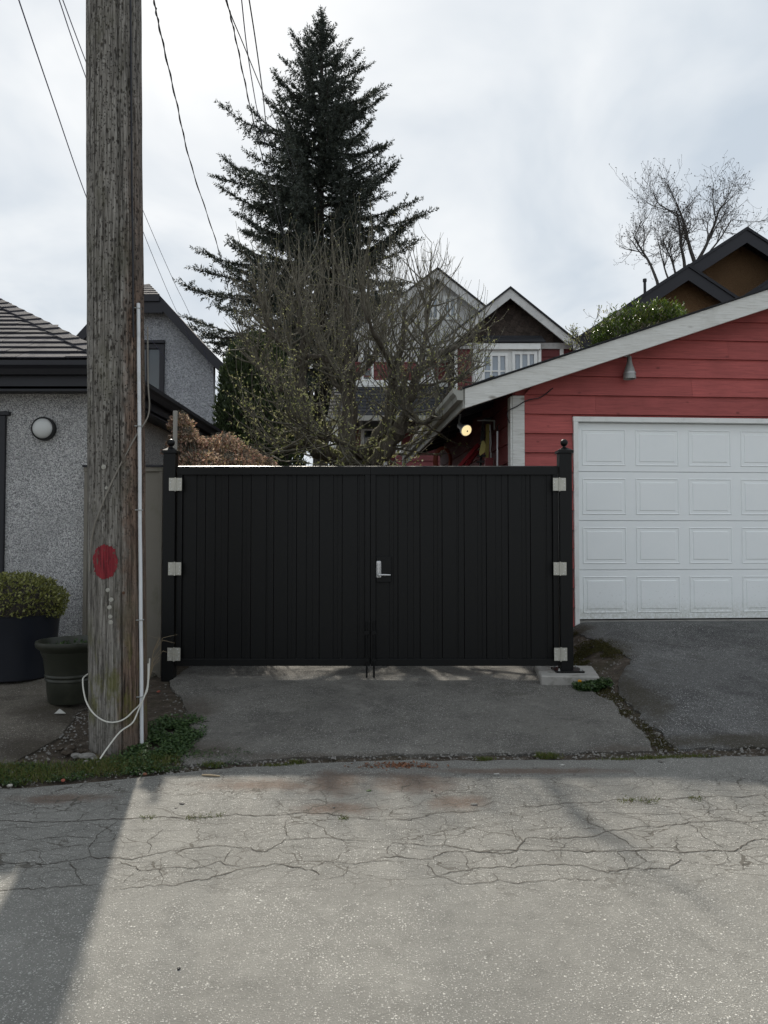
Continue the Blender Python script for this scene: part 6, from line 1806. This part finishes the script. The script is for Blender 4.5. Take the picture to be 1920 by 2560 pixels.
stone(835, 2020, 0.008, M['rubber_black'], 'tiny dark pebble at the lane crack below the gate seam')
stone(447, 2422, 0.006, M['rubber_black'], 'tiny dark crumb on the near lane')
stone(922, 1978, 0.012, M['clover_leaf'], 'greenish pebble in the gate shadow on the lane')
stone(478, 1722, 0.018, M['stone_grey'], 'small grey stone on the apron near the gate post', Y=6.55)
o = MB().tube([on_lane(505, 1941) + Vector((0, 0, .008)), on_lane(525, 1943) + Vector((0, 0, .012)), on_lane(550, 1944) + Vector((0, 0, .008))], [0.006, 0.007, 0.005], 6).build('stick', M['dry_stick'], None)
tag(o, 'short pale stick lying at the lane edge below the apron', 'stick')
o = MB().tube([on_lane(1235, 1937) + Vector((0, 0, .004)), on_lane(1248, 1936) + Vector((0, 0, .004))], 0.004, 6).build('stick', M['paper_white'], None)
tag(o, 'tiny white stick on the rusty stain of the lane', 'stick')
c = at(152, 1762, 5.75)
o = MB().prism([(-0.03, -0.02), (0.05, -0.015), (0.0, 0.035)], 0.0, 0.004, 'z').build('paper_scrap', M['paper_white'], None)
o.location = (c.x, 5.72, gz(c.x, 5.72) + 0.02); o.rotation_euler = (0.5, 0.1, 0.3)
tag(o, 'torn white paper scrap under the ribbed plastic pot', 'litter')
# leaf litter in the gutter
n = 260; cl = on_lane(1000, 1918)
P = np.stack([g.normal(cl.x, 0.13, n), g.normal(cl.y + 0.02, 0.028, n), np.full(n, 0.004)], 1); P[:, 2] = [gz(x, y) + 0.004 for x, y in P[:, :2]]
a_ = g.random(n) * 6.283
V, F = leaf_quads(P, np.stack([np.cos(a_), np.sin(a_), g.uniform(0, .6, n)], 1), g.normal(size=(n, 3)) * .6 + [0, 0, 1], g.uniform(0.012, 0.035, n), g.uniform(0.006, 0.016, n))
tag(np_mesh('leaf_litter', V, F, M['dry_leaf']), 'small heap of reddish dead leaves in the gutter below the gate', 'leaf litter', None, 'stuff')
# crumbs of asphalt and grit along the broken slab edges
def crumbs(name, pts, smin, smax, m_, label):
    P = np.array(pts); n = len(P); a_ = g.random(n) * 6.283; s_ = g.uniform(smin, smax, n) ** 1.0
    ring_ = [P + np.stack([np.cos(a_ + q), np.sin(a_ + q), np.full(n, -0.2)], 1) * (s_ * g.uniform(0.7, 1.2, n))[:, None] for q in (0, 1.25, 2.5, 3.8, 5.1)]
    tp_ = P + np.stack([g.normal(0, .2, n) * s_, g.normal(0, .2, n) * s_, s_ * g.uniform(0.4, 0.9, n)], 1)
    V = np.stack(ring_ + [tp_], 1).reshape(-1, 3); k = np.arange(n)[:, None] * 6
    F = np.concatenate([k + np.array([[q, (q + 1) % 5, 5]]) for q in range(5)])
    return tag(np_mesh(name, V, F, m_), label, 'gravel', None, 'stuff')
pts = []
for _ in range(420):
    y = g.uniform(5.1, 8.3); x = (gate_right(y) if y < 7 else 1.9) + g.uniform(0, 1) * max(0.05, gar_left(y) - (gate_right(y) if y < 7 else 1.9)); pts.append((x, y, gz(x, y) - 0.008))
for _ in range(300):
    y = g.uniform(4.7, 6.9); x = gate_left(y) - abs(g.normal(0, 0.10)); pts.append((x, y, gz(x, y) - 0.008))
for _ in range(220):
    y = g.uniform(4.8, 6.0); x = side_right(y) + abs(g.normal(0, 0.12)); pts.append((x, y, gz(x, y) - 0.008))
for _ in range(520):
    x = g.uniform(-1.5, 3.2); y = edge(x) + g.uniform(-0.03, 0.13); pts.append((x, y, gz(x, y) - 0.006))
crumbs('gravel', pts, 0.003, 0.013, M['stone_grey'], 'loose crumbs of grit along the broken edges of the slabs')
# fine grit scattered over the aprons and gutter
n = 1700
GX = g.uniform(-3.2, 3.4, n); GYy = np.array([edge(x) for x in GX]) + np.abs(g.normal(0, 0.28, n)) - 0.12
P = np.stack([GX, GYy, [gz(x, y) + 0.006 for x, y in zip(GX, GYy)]], 1)
a_ = g.random(n) * 6.283
s_ = g.uniform(0.002, 0.006, n) * (1 + 1.2 * (g.random(n) > 0.95))
b0 = P + np.stack([np.cos(a_), np.sin(a_), np.zeros(n)], 1) * s_[:, None]; b1 = P + np.stack([np.cos(a_ + 2.1), np.sin(a_ + 2.1), np.zeros(n)], 1) * s_[:, None]; b2 = P + np.stack([np.cos(a_ + 4.2), np.sin(a_ + 4.2), np.zeros(n)], 1) * s_[:, None]
tpn = P + np.stack([np.zeros(n), np.zeros(n), s_ * 0.9], 1)
V = np.stack([b0, b1, b2, tpn], 1).reshape(-1, 3); k = np.arange(n)[:, None] * 4
F = np.concatenate([k + np.array([[0, 1, 3]]), k + np.array([[1, 2, 3]]), k + np.array([[2, 0, 3]])])
tag(np_mesh('gravel', V, F, M['stone_grey']), 'fine loose grit scattered along the lane gutter', 'gravel', None, 'stuff')
